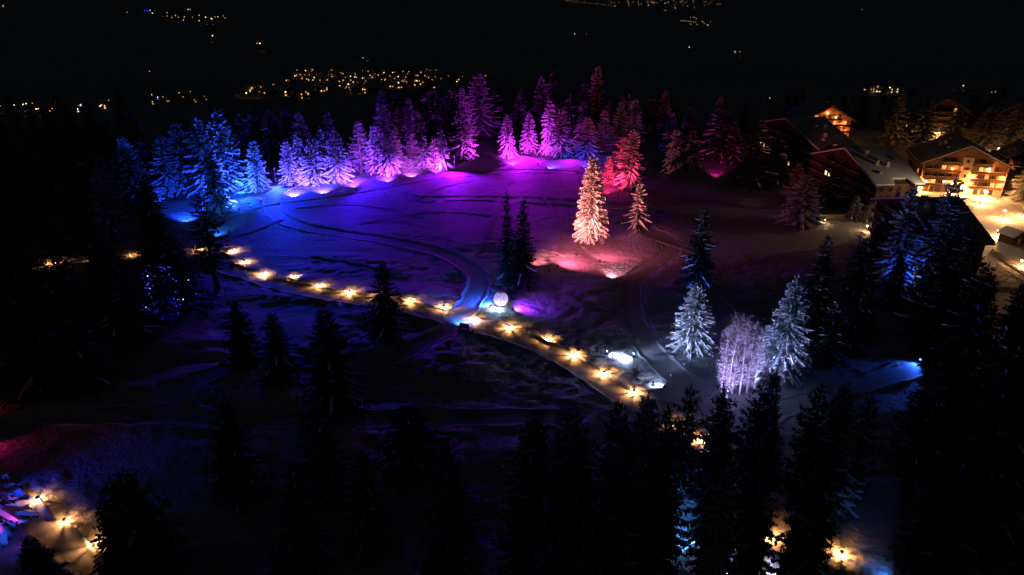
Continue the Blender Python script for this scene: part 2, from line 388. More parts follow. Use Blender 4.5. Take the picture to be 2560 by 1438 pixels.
def larch(seed, H, R, twig='larch_twig', snow=0.25):
    """bare larch: level limbs that sweep up at the tips, with hundreds of fine hanging twigs"""
    rng = random.Random(seed); T = MB(); K = []; S_v, S_f = [], []
    up = np.array([0, 0, 1.0])
    for i in range(34):
        u = 0.08 + 0.89 * (i + rng.random()) / 34
        for j in range(5):
            az = rng.uniform(0, 6.283); L = R * (1 - u) ** 0.8 * rng.uniform(0.65, 1.15) + 0.3
            d = np.array([math.cos(az), math.sin(az), 0]); side = np.array([-d[1], d[0], 0])
            ax = lambda s: d * L * s + up * (u * H + L * (0.05 * s - 0.42 * s * (1 - s) * 1.4 + 0.10 * s * s))
            w0 = 0.035 + 0.008 * L
            for q in range(4):
                a, b = ax(q / 4), ax((q + 1) / 4); w = side * w0 * (1 - q / 5); h = up * w0 * (1 - q / 5)
                K.append([a - w, a + w, b + w * 0.8, b - w * 0.8]); K.append([a - h, a + h, b + h * 0.8, b - h * 0.8])
            for q in range(int(6 + L * 5)):
                s = rng.uniform(0.15, 1); p = ax(s); l = rng.uniform(0.35, 0.95)
                v = side * rng.uniform(-1, 1) + d * rng.uniform(0.1, 0.8) + up * rng.uniform(-0.75, 0.35); v /= np.linalg.norm(v)
                w = np.cross(v, np.array([rng.uniform(-1, 1), rng.uniform(-1, 1), rng.uniform(-1, 1)])); w /= np.linalg.norm(w) + 1e-6; w = w * 0.028
                K.append([p - w, p + w, p + v * l + w * 0.3, p + v * l - w * 0.3])
            if rng.random() < snow:
                b = len(S_v); ws = 0.09
                for q in range(4):
                    p = ax(0.1 + 0.28 * q) + up * 0.05; S_v += [p + side * ws, p + up * 0.1, p - side * ws]
                for q in range(3):
                    for k in range(2): S_f.append((b + q * 3 + k, b + q * 3 + k + 1, b + q * 3 + 4 + k, b + q * 3 + 3 + k))
    V, Fq = tri_array(K)
    parts = [('trunk', trunk_mesh('trunk', H, 0.016 * H + 0.04, rng)), ('crown', new_mesh('crown', V, Fq, [twig]))]
    if S_v: parts.append(('snow_load', new_mesh('snow_load', np.array(S_v), S_f, ['snow_load'])))
    return dict(H=H, R=R, parts=parts)
def birch(seed, H):
    """one slender frosted birch"""
    rng = random.Random(seed); K = []; up = np.array([0, 0, 1.0])
    lean = np.array([rng.uniform(-.05, .05), rng.uniform(-.03, .03)]) * H
    stem = lambda u: np.array([lean[0] * u * u, lean[1] * u * u, H * u])
    pts = [stem(u) for u in np.linspace(0, 1, 8)]; pts[0][2] -= 0.5
    tr = MB().tube([tuple(p) for p in pts], [0.20 * (1 - u) + 0.02 for u in np.linspace(0, 1, 8)], 7).mesh('trunk', 'birch_bark', True)
    for i in range(120):
        u = rng.uniform(0.10, 0.98); az = rng.uniform(0, 6.283); L = (1.1 + 2.6 * math.sin(math.pi * min(1, u * 0.8 + 0.15))) * rng.uniform(0.4, 0.85) * H / 14
        d = np.array([math.cos(az), math.sin(az), 0]); side = np.array([-d[1], d[0], 0])
        ax = lambda s: stem(u) + d * L * s * 0.55 + up * L * (1.3 * s - 0.45 * s * s)
        for q in range(3):
            a, b = ax(q / 3), ax((q + 1) / 3); w = side * 0.03 * (1 - q / 4); K.append([a - w, a + w, b + w * .7, b - w * .7])
        for q in range(15):
            s = rng.uniform(0.15, 1); p = ax(s); l = rng.uniform(0.4, 1.3)
            v = side * rng.uniform(-1, 1) + d * rng.uniform(-0.2, 0.9) + up * rng.uniform(-0.4, 0.9); v /= np.linalg.norm(v)
            w = np.cross(v, np.array([rng.uniform(-1, 1), rng.uniform(-1, 1), rng.uniform(-1, 1)])); w /= np.linalg.norm(w) + 1e-6; w = w * 0.026
            K.append([p - w, p + w, p + v * l + w * .3, p + v * l - w * .3])
    V, Fq = tri_array(K)
    return dict(H=H, R=2.5, parts=[('trunk', tr), ('crown', new_mesh('crown', V, Fq, ['birch_twig']))])

PROTO = {
 'snowy': [conifer(11 + i, 18, (4.6, 4.2, 5.2, 4.4, 4.9)[i], (22, 20, 25, 18, 23)[i], nb=9, droop=(0.66, 0.85, 0.55, 0.75, 0.95)[i], snow=0.92, spray=(1.25, 1.4, 1.15, 1.45, 1.3)[i], fat=(2.1, 2.5, 1.8, 2.4, 2.2)[i], pads=0.5, power=(0.78, 0.9, 0.7, 0.8, 0.66)[i], ragged=(0.18, 0.26, 0.2, 0.3, 0.22)[i], gaps=(0, 0.1, 0.05, 0.14, 0.06)[i]) for i in range(5)],
 'tall': [conifer(31 + i, 25, (5.0, 4.4, 5.6, 5.0)[i], 32, nb=9, clear=0.06, droop=0.6, snow=0.7, ragged=0.25, power=0.7, spray=1.4, gaps=(0.08, 0.16, 0.1, 0.2)[i], fat=1.9, pads=0.35) for i in range(4)],
 'dense': [conifer(51 + i, 25, 4.4, 46, nb=12, clear=0.02, droop=0.75, snow=0.65, needles='frost_needles', ragged=0.12, power=0.62, spray=1.1) for i in range(1)],
 'broad': [conifer(61 + i, 22, 5.6, 36, nb=11, clear=0.02, droop=0.7, snow=0.55, needles='frost_needles', ragged=0.14, power=0.72, spray=1.2) for i in range(2)],
 'sparse': [conifer(71, 16, 5.2, 13, nb=6, clear=0.08, droop=0.7, snow=0.9, ragged=0.25, spray=1.3, fat=2.0, pads=0.4)],
 'dark': [conifer(81 + i, 24, 4.6, 32, nb=9, clear=0.05, droop=0.65, snow=0.12, ragged=0.22, power=0.72, spray=1.3, gaps=0.04) for i in range(3)],
 'pine': [conifer(91 + i, 27, 4.4, 26, nb=7, clear=0.26, droop=0.35, snow=0.14, ragged=0.3, power=0.55, spray=1.5, gaps=0.12) for i in range(2)],
 'larch': [larch(101 + i, 20, 5.0) for i in range(2)],
}
TREE_BOX = []     # screen boxes of placed trees
def place_tree(kind, base, H, label, group=None, width=None, name=None, variant=None, cat='tree', rot=None):
    pr = PROTO[kind][R.randrange(len(PROTO[kind])) if variant is None else variant]
    s = H / pr['H']; w = s if width is None else width / pr['R']; w *= {'snowy': 1.22, 'tall': 1.25, 'dark': 1.28, 'pine': 1.15, 'larch': 1.15, 'dense': 1.15, 'broad': 1.12, 'sparse': 1.05}[kind] * R.uniform(0.92, 1.1)
    nm = name or {'larch': 'larch_tree', 'pine': 'pine_tree'}.get(kind, 'spruce_tree')
    t = thing(nm, label, cat, base, R.uniform(0, 6.283) if rot is None else rot, group)
    t.rotation_euler.x, t.rotation_euler.y = R.gauss(0, 0.018), R.gauss(0, 0.018)
    for pn, me in pr['parts']:
        o = link(pn, me, t, kind=None if pn == 'trunk' else 'stuff'); o.scale = (w, w, s)
    return t
def tree(kind, px, row, top, label, group=None, halfw=None, **kw):
    """place a tree by the photo: foot at px,row; tip at the given row; half width in photo pixels"""
    b = at(px, row - (0.40 * halfw if halfw else 0)); H = height_for(b, top)
    depth = b.y * CP - (b.z - CAM_H) * SP
    w = None if halfw is None else halfw * depth / FPX
    return place_tree(kind, b - Vector((0, 0, 0.15)), H, label, group, w, **kw)

# --- trees lit by the floodlights: (kind, px, row, top, half width px, label)
HERO = [
 ('snowy', 646, 486, 350, 27, 'blue lit snowy spruce standing alone beside the curving path entrance'),
 ('tall', 572, 492, 268, 46, 'tallest bright blue lit spruce on the right of the blue grove'),
 ('tall', 522, 505, 285, 46, 'blue lit spruce just left of the tallest one in the blue grove'),
 ('tall', 470, 492, 300, 40, 'blue lit spruce in the middle of the blue grove'),
 ('tall', 545, 540, 372, 40, 'cyan lit spruce at the foot of the blue grove'),
 ('tall', 425, 500, 332, 40, 'dim blue spruce on the left side of the blue grove'),
 ('larch', 375, 470, 340, 30, 'dim blue frosted larch left of the blue grove'),
 ('tall', 335, 490, 338, 34, 'faint blue spruce farthest left of the blue grove'),
 ('snowy', 726, 470, 350, 27, 'leftmost snowy spruce of the blue white cluster'),
 ('snowy', 756, 466, 330, 30, 'second snowy spruce from the left in the blue white cluster'),
 ('snowy', 788, 472, 340, 34, 'broad front snowy spruce in the middle of the blue white cluster'),
 ('snowy', 810, 458, 318, 30, 'pointed snowy spruce behind the middle of the blue white cluster'),
 ('snowy', 846, 467, 322, 36, 'bright violet white snowy spruce on the right of the cluster'),
 ('larch', 904, 448, 298, 38, 'purple lit bare larch with spreading limbs'),
 ('snowy', 944, 440, 312, 26, 'slim snowy violet spruce just right of the purple larch'),
 ('snowy', 972, 444, 332, 32, 'snowy violet spruce left of the small glowing larch'),
 ('larch', 994, 432, 312, 26, 'thin purple larch behind the snowy violet spruces'),
 ('larch', 1034, 428, 330, 28, 'hazy magenta larch rising behind the small glowing larch'),
 ('larch', 1023, 438, 384, 22, 'small white glowing larch right beside a floodlight'),
 ('snowy', 1062, 428, 348, 25, 'dim purple snowy spruce between the glowing larch and the bright one'),
 ('larch', 1088, 428, 342, 22, 'pink larch tip behind the bright snowy spruce'),
 ('snowy', 1108, 430, 328, 27, 'bright pink white snowy spruce beside the back path'),
 ('tall', 1160, 410, 248, 30, 'tall magenta lit spruce at the bend of the back row'),
 ('tall', 1202, 360, 178, 42, 'very tall dim purple spruce behind the magenta one'),
 ('snowy', 1268, 402, 284, 24, 'left of three magenta spruces in the purple meadow'),
 ('snowy', 1322, 392, 278, 25, 'middle and most snowy of three magenta spruces in the purple meadow'),
 ('snowy', 1372, 396, 248, 28, 'right and tallest of three magenta spruces in the purple meadow'),
 ('tall', 1398, 400, 268, 30, 'shaded dark purple spruce touching the tallest magenta spruce'),
 ('tall', 1352, 330, 188, 24, 'dim magenta spruce top behind the three magenta spruces'),
 ('tall', 1380, 322, 174, 22, 'faint magenta spruce top right behind the magenta spruces'),
 ('tall', 1455, 335, 205, 26, 'magenta edged spruce in the dark behind the blue larch'),
 ('tall', 1484, 340, 160, 26, 'highest purple tipped spruce against the black valley'),
 ('tall', 1466, 402, 290, 28, 'dark blue lit spruce beside the deep blue larch'),
 ('larch', 1506, 398, 272, 34, 'deep blue lit bare larch behind the red trees'),
 ('larch', 1548, 470, 340, 36, 'red lit larch at the left of the red group'),
 ('larch', 1518, 474, 388, 20, 'small red glowing larch left of the red group'),
 ('tall', 1574, 482, 318, 34, 'tall red lit spruce on the right of the red group'),
 ('dense', 1476, 614, 384, 41, 'dense columnar conifer lit orange and pink in the meadow'),
 ('sparse', 1592, 586, 450, 36, 'sparse snowy spruce with pink edges right of the orange conifer'),
 ('sparse', 1788, 406, 262, 48, 'magenta lit spruce with long hanging boughs left of the chalets'),
 ('dark', 1880, 484, 296, 46, 'tall dark spruce between the magenta spruce and the chalets'),
 ('snowy', 2000, 582, 432, 48, 'dim mauve snowy spruce below the dark chalets'),
 ('dark', 1935, 474, 330, 36, 'dark spruce in front of the farther dark chalet gable'),
 ('dark', 2068, 525, 405, 34, 'dark spruce in front of the nearer dark chalet gable'),
 ('larch', 1985, 520, 405, 36, 'reddish larch behind the mauve snowy spruce'),
 ('dark', 1742, 742, 512, 44, 'dim blue spruce standing above the white lit one', ),
 ('broad', 1730, 892, 708, 62, 'broad white blue lit conifer beside the right path'),
 ('broad', 1950, 960, 690, 68, 'large conifer lit white on its left side behind the birches'),
 ('tall', 2235, 735, 460, 50, 'blue speckled spruce in front of the dark chalet, left one'),
 ('tall', 2330, 745, 442, 58, 'blue speckled spruce in front of the dark chalet, right one'),
 ('larch', 2130, 712, 575, 50, 'bluish bare larch left of the blue speckled spruces'),
 ('snowy', 2135, 555, 488, 22, 'small golden lit snowy spruce by the chalet terrace, left of two'),
 ('snowy', 2168, 560, 502, 20, 'small golden lit snowy spruce by the chalet terrace, right of two'),
 ('dark', 2186, 700, 530, 40, 'dark spruce left of the blue speckled spruces'),
 ('tall', 2288, 660, 500, 40, 'dim blue spruce between the two blue speckled spruces'),
 ('dark', 1268, 705, 474, 24, 'black spruce silhouette in the meadow, left of the close pair'),
 ('dark', 1304, 728, 488, 33, 'black spruce silhouette in the meadow, right of the close pair'),
 ('dark', 966, 862, 650, 50, 'black spruce silhouette hiding part of the lantern path'),
 ('dark', 614, 925, 748, 42, 'leftmost dark spruce of the trio in the unlit lower meadow'),
 ('dark', 704, 968, 778, 46, 'middle dark spruce of the trio in the unlit lower meadow'),
 ('dark', 838, 1060, 762, 72, 'large dark spruce of the trio in the unlit lower meadow'),
 ('dark', 1030, 1200, 1010, 80, 'squat dark spruce low in the middle of the picture'),
 ('pine', 545, 748, 478, 58, 'black silhouetted tree in front of the cyan glow by the path'),
 ('dark', 440, 800, 575, 75, 'dark spruce hung with tiny blue fairy lights'),
 ('snowy', -15, 1345, 1110, 72, 'spruce lit blue and red at the lower left edge'),
 ('dark', 140, 1560, 1338, 62, 'small dark spruce top at the bottom left beside the corner path'),
 ('dark', 420, 1640, 1170, 120, 'large black spruce at the bottom right of the corner path'),
 ('dark', 345, 1600, 1225, 58, 'black spruce leaning against the large one by the corner path'),
 ('dark', 120, 1000, 740, 95, 'dark spruce with a faint red glow above the left red track'),
 ('dark', 215, 985, 800, 60, 'smaller dark spruce right of the faintly red one at left'),
 ('snowy', 2232, 372, 228, 34, 'dark spruce between the lit gable chalets'),
 ('larch', 2215, 395, 288, 36, 'reddish larch in front of the dark spruce between the chalets'),
 ('tall', 2302, 362, 238, 28, 'spruce left of the far lit chalet'),
 ('broad', 2378, 366, 268, 36, 'bushy conifer in front of the far chalet'),
 ('broad', 2462, 374, 266, 44, 'golden snowy conifer right of the far chalet'),
 ('broad', 2530, 376, 262, 46, 'golden snowy conifer at the right edge above the big chalet'),
 ('broad', 2570, 520, 405, 55, 'dark spruce at the right edge of the bright chalet yard'),
]
hero = {}
for h in HERO:
    kind, px, row, top, hw, lab = h
    hero[lab] = tree(kind, px, row, top, lab, halfw=hw)
# birch clump: each stem a tree
BP = [birch(200 + i, 16) for i in range(3)]
for i, (px, row, top, lab) in enumerate([(1802, 985, 815, 'leftmost white birch of the lilac lit clump'), (1816, 1000, 792, 'tall front birch of the lilac lit clump'), (1828, 985, 800, 'middle birch of the lilac lit clump'),
                                         (1848, 990, 795, 'fourth birch from the left in the lilac lit clump'), (1866, 985, 815, 'fifth birch, beside the large conifer'), (1882, 990, 830, 'dim rightmost birch against the large conifer')]):
    b = at(px, row); H = height_for(b, top); pr = BP[i % 3]
    t = thing('birch_tree', lab, 'tree', b, R.uniform(0, 6.28), 'birches in the lilac lit clump')
    for pn, me in pr['parts']:
        o = link(pn, me, t, kind=None if pn == 'trunk' else 'stuff'); o.scale = (H / 16,) * 3

# --- unlit forest: kept clear of the lanterns and other things the photo shows between the trees
KEEP = [(140, 655), (118, 660), (235, 648), (330, 636), (500, 622), (580, 627), (612, 655), (610, 625), (600, 525), (90, 1250), (160, 1305), (230, 1360), (300, 1410), (2100, 1385), (1925, 1340), (1920, 1420), (2060, 1400),
        (2100, 410), (1955, 345), (2080, 290), (2145, 1310), (2160, 1370), (1700, 1300), (1710, 1380), (2190, 950), (2000, 1000), (440, 740), (545, 575), (2040, 1435), (2460, 560), (2520, 600), (2545, 600), (2520, 680), (2480, 520), (2550, 660), (2450, 630), (2420, 560), (2400, 480)]
def clear_of(px, row, top, hw, base_rows=None):
    for kx, ky in KEEP:
        if abs(px - kx) < hw * 0.75 and top + 20 < ky < row: return False
    return True
def forest(n, poly, kinds, hrange, label, group, sep=4.0, seed=1, maxtop=None, wr=(0.16, 0.21)):
    rng = random.Random(seed); pts = [at(*p) for p in poly]; got = []; made = []; tries = 0
    xs_, ys_ = [p.x for p in pts], [p.y for p in pts]
    def inside(x, y):
        c = False; j = len(pts) - 1
        for i in range(len(pts)):
            if (pts[i].y > y) != (pts[j].y > y) and x < (pts[j].x - pts[i].x) * (y - pts[i].y) / (pts[j].y - pts[i].y) + pts[i].x: c = not c
            j = i
        return c
    while len(got) < n and tries < 6000:
        tries += 1; x, y = rng.uniform(min(xs_), max(xs_)), rng.uniform(min(ys_), max(ys_))
        if not inside(x, y) or any((x - a) ** 2 + (y - b) ** 2 < sep * sep for a, b in got): continue
        z = float(ground(x, y)); H = rng.uniform(*hrange)
        bx, br = proj((x, y, z)); tx, tr = proj((x, y, z + H)); w = H * rng.uniform(*wr)
        hw = w * FPX / (y * CP - (z - CAM_H) * SP)
        if not clear_of(bx, br, tr, hw): continue
        if maxtop and tr < maxtop(tx): continue
        if float(path_dist(np.array([x]), np.array([y]))[0]) < 1.5: continue
        got.append((x, y)); made.append((tx, place_tree(rng.choice(kinds), Vector((x, y, z - 0.15)), H, label, group, w * 1.2)))
    if n <= 10:
        for i, (_, o) in enumerate(sorted(made, key=lambda m: m[0])): o['label'] = label + ', %s from the left' % ORD[i]
    return got
forest(46, [(-160, 350), (300, 345), (420, 400), (400, 500), (500, 620), (430, 640), (200, 640), (-160, 650)], ['dark', 'tall', 'dark'], (17, 25), 'dark unlit spruce in the forest left of the blue grove', 'dark forest left of the blue grove', 5.0, 3)
forest(26, [(-150, 690), (100, 700), (380, 690), (540, 720), (600, 770), (380, 830), (330, 920), (-150, 960)], ['dark', 'dark', 'pine'], (16, 23), 'dark unlit spruce below the lanterns at the left edge', 'dark forest below the left lanterns', 5.0, 4)
forest(40, [(600, 335), (760, 330), (1000, 330), (1160, 330), (1160, 380), (1000, 395), (860, 400), (700, 420), (600, 400)], ['tall', 'dark', 'tall'], (19, 26), 'dim tall spruce in the wood behind the violet row', 'dim wood behind the violet row', 5.5, 5,
       maxtop=lambda px: 205 if px > 950 else 265)
forest(22, [(1200, 318), (1480, 318), (1720, 330), (1720, 372), (1560, 385), (1420, 350), (1200, 345)], ['tall', 'dark'], (17, 23), 'dim spruce in the dark wood behind the magenta trees', 'dark wood behind the magenta trees', 5.5, 6, maxtop=lambda px: 190)
forest(26, [(1600, 330), (2200, 300), (2560, 270), (2560, 300), (2240, 330), (1920, 330), (1860, 420), (1640, 440)], ['dark', 'tall', 'snowy'], (15, 22), 'dark spruce near the chalets in the unlit wood', 'dark wood around the chalets', 5.5, 7, maxtop=lambda px: 200)
# lower right wood: tips read off the photo
GROVE = [(1318, 1330, 1040), (1345, 1360, 1012), (1410, 1350, 1000), (1440, 1420, 1060), (1515, 1340, 990), (1545, 1420, 1040), (1590, 1360, 985), (1640, 1440, 1010), (1690, 1310, 962), (1768, 1400, 985), (1775, 1320, 955), (1770, 1520, 1160), (1845, 1340, 940),
         (1880, 1280, 930), (1868, 1420, 1000), (1985, 1360, 960), (1985, 1500, 1130), (2030, 1330, 950), (2060, 1290, 960), (1990, 1560, 1195), (2110, 1275, 985), (1830, 1640, 1190), (1490, 1500, 1110), (1380, 1510, 1130), (1600, 1560, 1150), (1300, 1540, 1190)]
ORD = 'first second third fourth fifth sixth seventh eighth ninth tenth eleventh twelfth thirteenth fourteenth fifteenth sixteenth seventeenth eighteenth nineteenth twentieth twenty-first twenty-second twenty-third twenty-fourth twenty-fifth twenty-sixth'.split()
for i, (px, row, top) in enumerate(sorted(GROVE)):
    tree(['pine', 'dark', 'pine', 'dark', 'tall'][i % 5], px, row, top, 'tall dark conifer, %s from the left in the lower right wood' % ORD[i], 'dark conifers of the lower right wood', halfw=R.uniform(44, 66))
forest(40, [(2260, 760), (2700, 720), (2800, 1500), (2290, 1500), (2240, 1250), (2330, 1080), (2160, 1010), (2260, 900)], ['dark', 'pine', 'dark'], (19, 27), 'black unlit conifer at the right edge below the chalets', 'black wood at the right edge', 4.5, 8)
forest(9, [(2010, 720), (2230, 760), (2190, 880), (2080, 930), (2010, 830)], ['dark'], (11, 17), 'dark spruce in the dim blue slope right of the large conifer', 'dark spruces on the dim blue slope', 6, 9)
forest(6, [(560, 1230), (1250, 1260), (1250, 1500), (560, 1500)], ['dark'], (14, 19), 'nearly invisible dark spruce at the bottom centre', 'dark spruces at the bottom centre', 8, 10)

# fairy lights on the dark spruce
ft = hero['dark spruce hung with tiny blue fairy lights']; rng = random.Random(5); mb = MB()
M['fairy'] = new_mat('blue fairy bulb', (0.1, 0.1, 0.8), 0.4, emit=(0.03, 0.05, 1.0), strength=2.2, sample=False)
M['fairy_white'] = new_mat('white blue fairy bulb', (0.6, 0.6, 0.9), 0.4, emit=(0.4, 0.45, 1.0), strength=6.0, sample=False)
Hf = height_for(ft.location, 575)
def fairy(n, rad, mat, nm):
    mb = MB()
    for i in range(n):
        u = rng.uniform(0.08, 0.62); a = rng.gauss(-1.75, 0.55); r = 8.2 * (1 - u) ** 0.72 * rng.uniform(0.9, 1.08)
        c = Vector((r * math.cos(a), r * math.sin(a), Hf * u))
        c = Matrix.Rotation(-ft.rotation_euler.z, 3, 'Z') @ c
        mb.lathe([(0.01, -rad), (rad, 0), (0.01, rad)], 5, c, cap=False)
    o = mb.build(nm, mat, ft); o['kind'] = 'stuff'
fairy(90, 0.13, 'fairy', 'string_lights'); fairy(9, 0.14, 'fairy_white', 'bright_string_lights')

# ------------------------------------------------------------------ floodlights on the snow
FLOOD = 4.0
fl_proto = None
def floodlight(px, row, target, color, power, label, angle=95, blend=1.0, h=0.7, rad=0.12, group=None, lens=True, pos=None):
    global fl_proto
    p = pos or at(px, row); tgt = Vector(target); power *= FLOOD
    az = math.atan2(tgt.y - p.y, tgt.x - p.x) - math.pi / 2
    t = thing('floodlight', label, 'floodlight', p, az, group)
    if fl_proto is None:
        base = MB().box(-0.28, 0.28, -0.2, 0.2, -0.6, 0.04).tube([(-0.26, 0, 0.0), (-0.26, 0, 0.62)], 0.03).tube([(0.26, 0, 0.0), (0.26, 0, 0.62)], 0.03).mesh('stand', 'black_metal')
        a = math.radians(25); c, s_ = math.cos(a), math.sin(a)
        pts = lambda q: [(x, y * c - z * s_, 0.55 + y * s_ + z * c) for x, y, z in q]
        hb = MB().box(-0.24, 0.24, -0.14, 0.10, -0.17, 0.17); hb.v = pts(hb.v)
        for k in range(4):
            f = MB().box(-0.20 + 0.12 * k, -0.17 + 0.12 * k, -0.22, -0.14, -0.14, 0.14); f.v = pts(f.v); hb.poly(f.v, f.f)
        le = MB().box(-0.20, 0.20, 0.102, 0.112, -0.13, 0.13); le.v = pts(le.v)
        fl_proto = (base, hb.mesh('housing', 'black_metal'), le)
    link('stand', fl_proto[0], t); link('housing', fl_proto[1], t)
    key = 'lens_%.2f_%.2f_%.2f' % color
    if key not in M:
        M[key] = new_mat('flood lens', color, 0.3, emit=color, strength=12.0, sample=False)
        M[key + 'm'] = fl_proto[2].mesh('lens', key)
    link('lens', M[key + 'm'], t)
    d = (tgt - p); d.z = 0; d.normalize()
    add_light('SPOT', t, p + d * 0.35 + Vector((0, 0, h)), color, power, rad, target, angle, blend)
    return t
def tgt(px, row, z): q = at(px, row); return (q.x, q.y, q.z + z)
AZ, BL, BV, VI, PU, MG, RD, OR, WH, CY = (0.02, 0.07, 1.0), (0.03, 0.05, 1.0), (0.10, 0.06, 1.0), (0.26, 0.05, 1.0), (0.45, 0.035, 1.0), (0.70, 0.035, 0.9), (1.0, 0.03, 0.15), (1.0, 0.27, 0.17), (0.42, 0.52, 1.0), (0.03, 0.30, 1.0)
floodlight(598, 527, tgt(530, 485, 17), AZ, 60000, 'azure floodlight nearest the black silhouetted tree')
floodlight(624, 513, tgt(560, 475, 18), AZ, 60000, 'azure floodlight below the tallest blue spruce')
floodlight(652, 505, tgt(644, 470, 12), (0.05, 0.10, 1.0), 14000, 'azure floodlight under the lone blue spruce')
floodlight(734, 496, tgt(738, 450, 9), (0.11, 0.055, 1.0), 44000, 'blue floodlight under the left of the blue white cluster')
floodlight(809, 488, tgt(800, 445, 10), (0.11, 0.055, 1.0), 44000, 'blue floodlight under the middle of the blue white cluster')
floodlight(889, 473, tgt(865, 440, 10), (0.19, 0.05, 1.0), 36000, 'violet floodlight between the cluster and the purple larch')
floodlight(974, 459, tgt(950, 425, 10), (0.30, 0.04, 1.0), 30000, 'violet floodlight in front of the slim snowy spruces')
floodlight(1030, 446, tgt(1022, 415, 8), (0.5, 0.08, 1.0), 14000, 'floodlight beneath the small glowing larch')
floodlight(1085, 436, tgt(1105, 412, 9), (0.50, 0.045, 1.0), 30000, 'purple floodlight beside the bright pink white spruce')
floodlight(1208, 418, tgt(1168, 390, 20), MG, 36000, 'magenta floodlight right of the tall magenta spruce')
floodlight(1278, 416, tgt(1300, 375, 14), MG, 24000, 'magenta floodlight in front of the three magenta spruces')
floodlight(1345, 412, tgt(1372, 378, 17), MG, 14000, 'magenta floodlight at the foot of the tallest magenta spruce')
floodlight(1366, 423, tgt(1440, 395, 6), (0.03, 0.07, 1.0), 6000, 'small deep blue floodlight in the purple meadow')
floodlight(1455, 420, tgt(1490, 390, 8), (0.02, 0.04, 1.0), 4000, 'deep blue floodlight at the dark blue spruce')
floodlight(1508, 492, tgt(1545, 450, 14), RD, 30000, 'red floodlight in front of the red group', angle=80)
floodlight(1545, 492, tgt(1572, 462, 17), RD, 26000, 'red floodlight below the tall red spruce', angle=75)
floodlight(1290, 684, tgt(1474, 600, 16), (1.0, 0.22, 0.25), 46000, 'pink floodlight behind the close pair of black spruces', h=1.2, angle=70)
floodlight(1372, 678, tgt(1478, 600, 17), (1.0, 0.25, 0.16), 42000, 'orange pink floodlight left below the columnar conifer', h=1.0, angle=75)
floodlight(1440, 640, tgt(1474, 600, 12), (1.0, 0.24, 0.09), 4500, 'orange floodlight at the foot of the columnar conifer')
floodlight(1524, 700, tgt(1590, 575, 8), (1.0, 0.35, 0.45), 2200, 'white floodlight alone on the dark snow')
floodlight(1532, 893, tgt(1725, 875, 13), WH, 14000, 'white floodlight with the long bright patch of snow')
floodlight(1633, 962, tgt(1735, 875, 14), WH, 11000, 'white floodlight nearest the lower wood')
floodlight(1790, 1075, tgt(1838, 975, 13), (0.50, 0.40, 1.0), 9000, 'lilac floodlight in front of the birches')
floodlight(1905, 1000, tgt(1945, 945, 16), (0.32, 0.42, 1.0), 14000, 'white blue floodlight below the large conifer')
floodlight(545, 600, tgt(540, 545, 7), (0.02, 0.20, 1.0), 3500, 'cyan floodlight hidden behind the black silhouetted tree')
floodlight(2275, 770, tgt(2285, 720, 14), (0.03, 0.11, 1.0), 9000, 'blue floodlight below the speckled spruces')
floodlight(1700, 770, tgt(1745, 740, 9), (0.03, 0.11, 1.0), 4500, 'blue floodlight below the dim blue spruce')
floodlight(1790, 450, tgt(1790, 405, 10), (0.9, 0.03, 0.35), 6500, 'magenta floodlight below the spruce with hanging boughs', angle=62)
floodlight(75, 1440, tgt(0, 1310, 15), (0.01, 0.09, 1.0), 3000, 'blue floodlight at the lower left edge', angle=120)
floodlight(62, 1372, tgt(10, 1320, 6), (1.0, 0.02, 0.08), 1300, 'red floodlight at the lower left edge', angle=60)
floodlight(-60, 1035, tgt(110, 1000, 6), (1.0, 0.02, 0.05), 30, 'red floodlight at the left track', angle=120)
floodlight(1690, 1395, tgt(1735, 1300, 6), (0.08, 0.32, 1.0), 2000, 'cyan floodlight between the lower right trunks', angle=140)
floodlight(2300, 905, tgt(2080, 1000, 0.5), (0.03, 0.13, 1.0), 700, 'blue floodlight on the dark forest track')

floodlight(-70, 1270, tgt(280, 1190, 0), (0.01, 0.05, 1.0), 1000, 'blue floodlight beside the corner path shining over the lower meadow')
floodlight(-50, 1120, tgt(240, 1120, 0.5), (1.0, 0.01, 0.2), 130, 'crimson floodlight above the corner path')
floodlight(2235, 1470, tgt(2120, 1340, 1), (0.05, 0.25, 1.0), 170, 'blue floodlight near the lone lower right lantern')
floodlight(1395, 668, tgt(1480, 640, 0), (1.0, 0.13, 0.24), 1700, 'added pink floodlight washing the snow left of the columnar conifer', angle=140, h=4.5)  # this and the next are added to spread pink light over the snow
floodlight(1500, 655, tgt(1560, 620, 0), (1.0, 0.13, 0.24), 900, 'added pink floodlight washing the snow right of the columnar conifer', angle=140, h=4.5)
floodlight(1585, 890, tgt(1560, 895, 0), (0.5, 0.62, 1.0), 380, 'low white floodlight turned to the lumpy snow left of the right path', angle=130)
floodlight(1516, 884, tgt(1550, 892, 0), (0.5, 0.62, 1.0), 380, 'low white floodlight at the left end of the bright snow patch', angle=130)
floodlight(1660, 972, tgt(1640, 962, 0), (0.5, 0.62, 1.0), 340, 'low white floodlight by the last marker pole', angle=130)
floodlight(470, 560, tgt(460, 470, 18), (0.01, 0.06, 1.0), 22000, 'added blue floodlight among the dark trees below the blue grove')  # extra lamp added to brighten the left of the grove
floodlight(1835, 1450, tgt(1790, 1400, 0), (0.5, 0.36, 1.0), 420, 'lilac floodlight under the lower right trees near the bottom edge', angle=130)
floodlight(1880, 1400, tgt(1850, 1380, 0), (0.5, 0.36, 1.0), 300, 'lilac floodlight left of the lantern between the lower right trunks', angle=130)
floodlight(445, 838, tgt(440, 780, 9), (0.01, 0.015, 1.0), 1500, 'deep blue floodlight below the spruce hung with fairy lights', angle=80)
floodlight(880, 425, tgt(860, 380, 20), (0.10, 0.01, 1.0), 9000, 'added dim blue floodlight behind the snowy cluster')  # this and the next three are added to brighten the wood behind
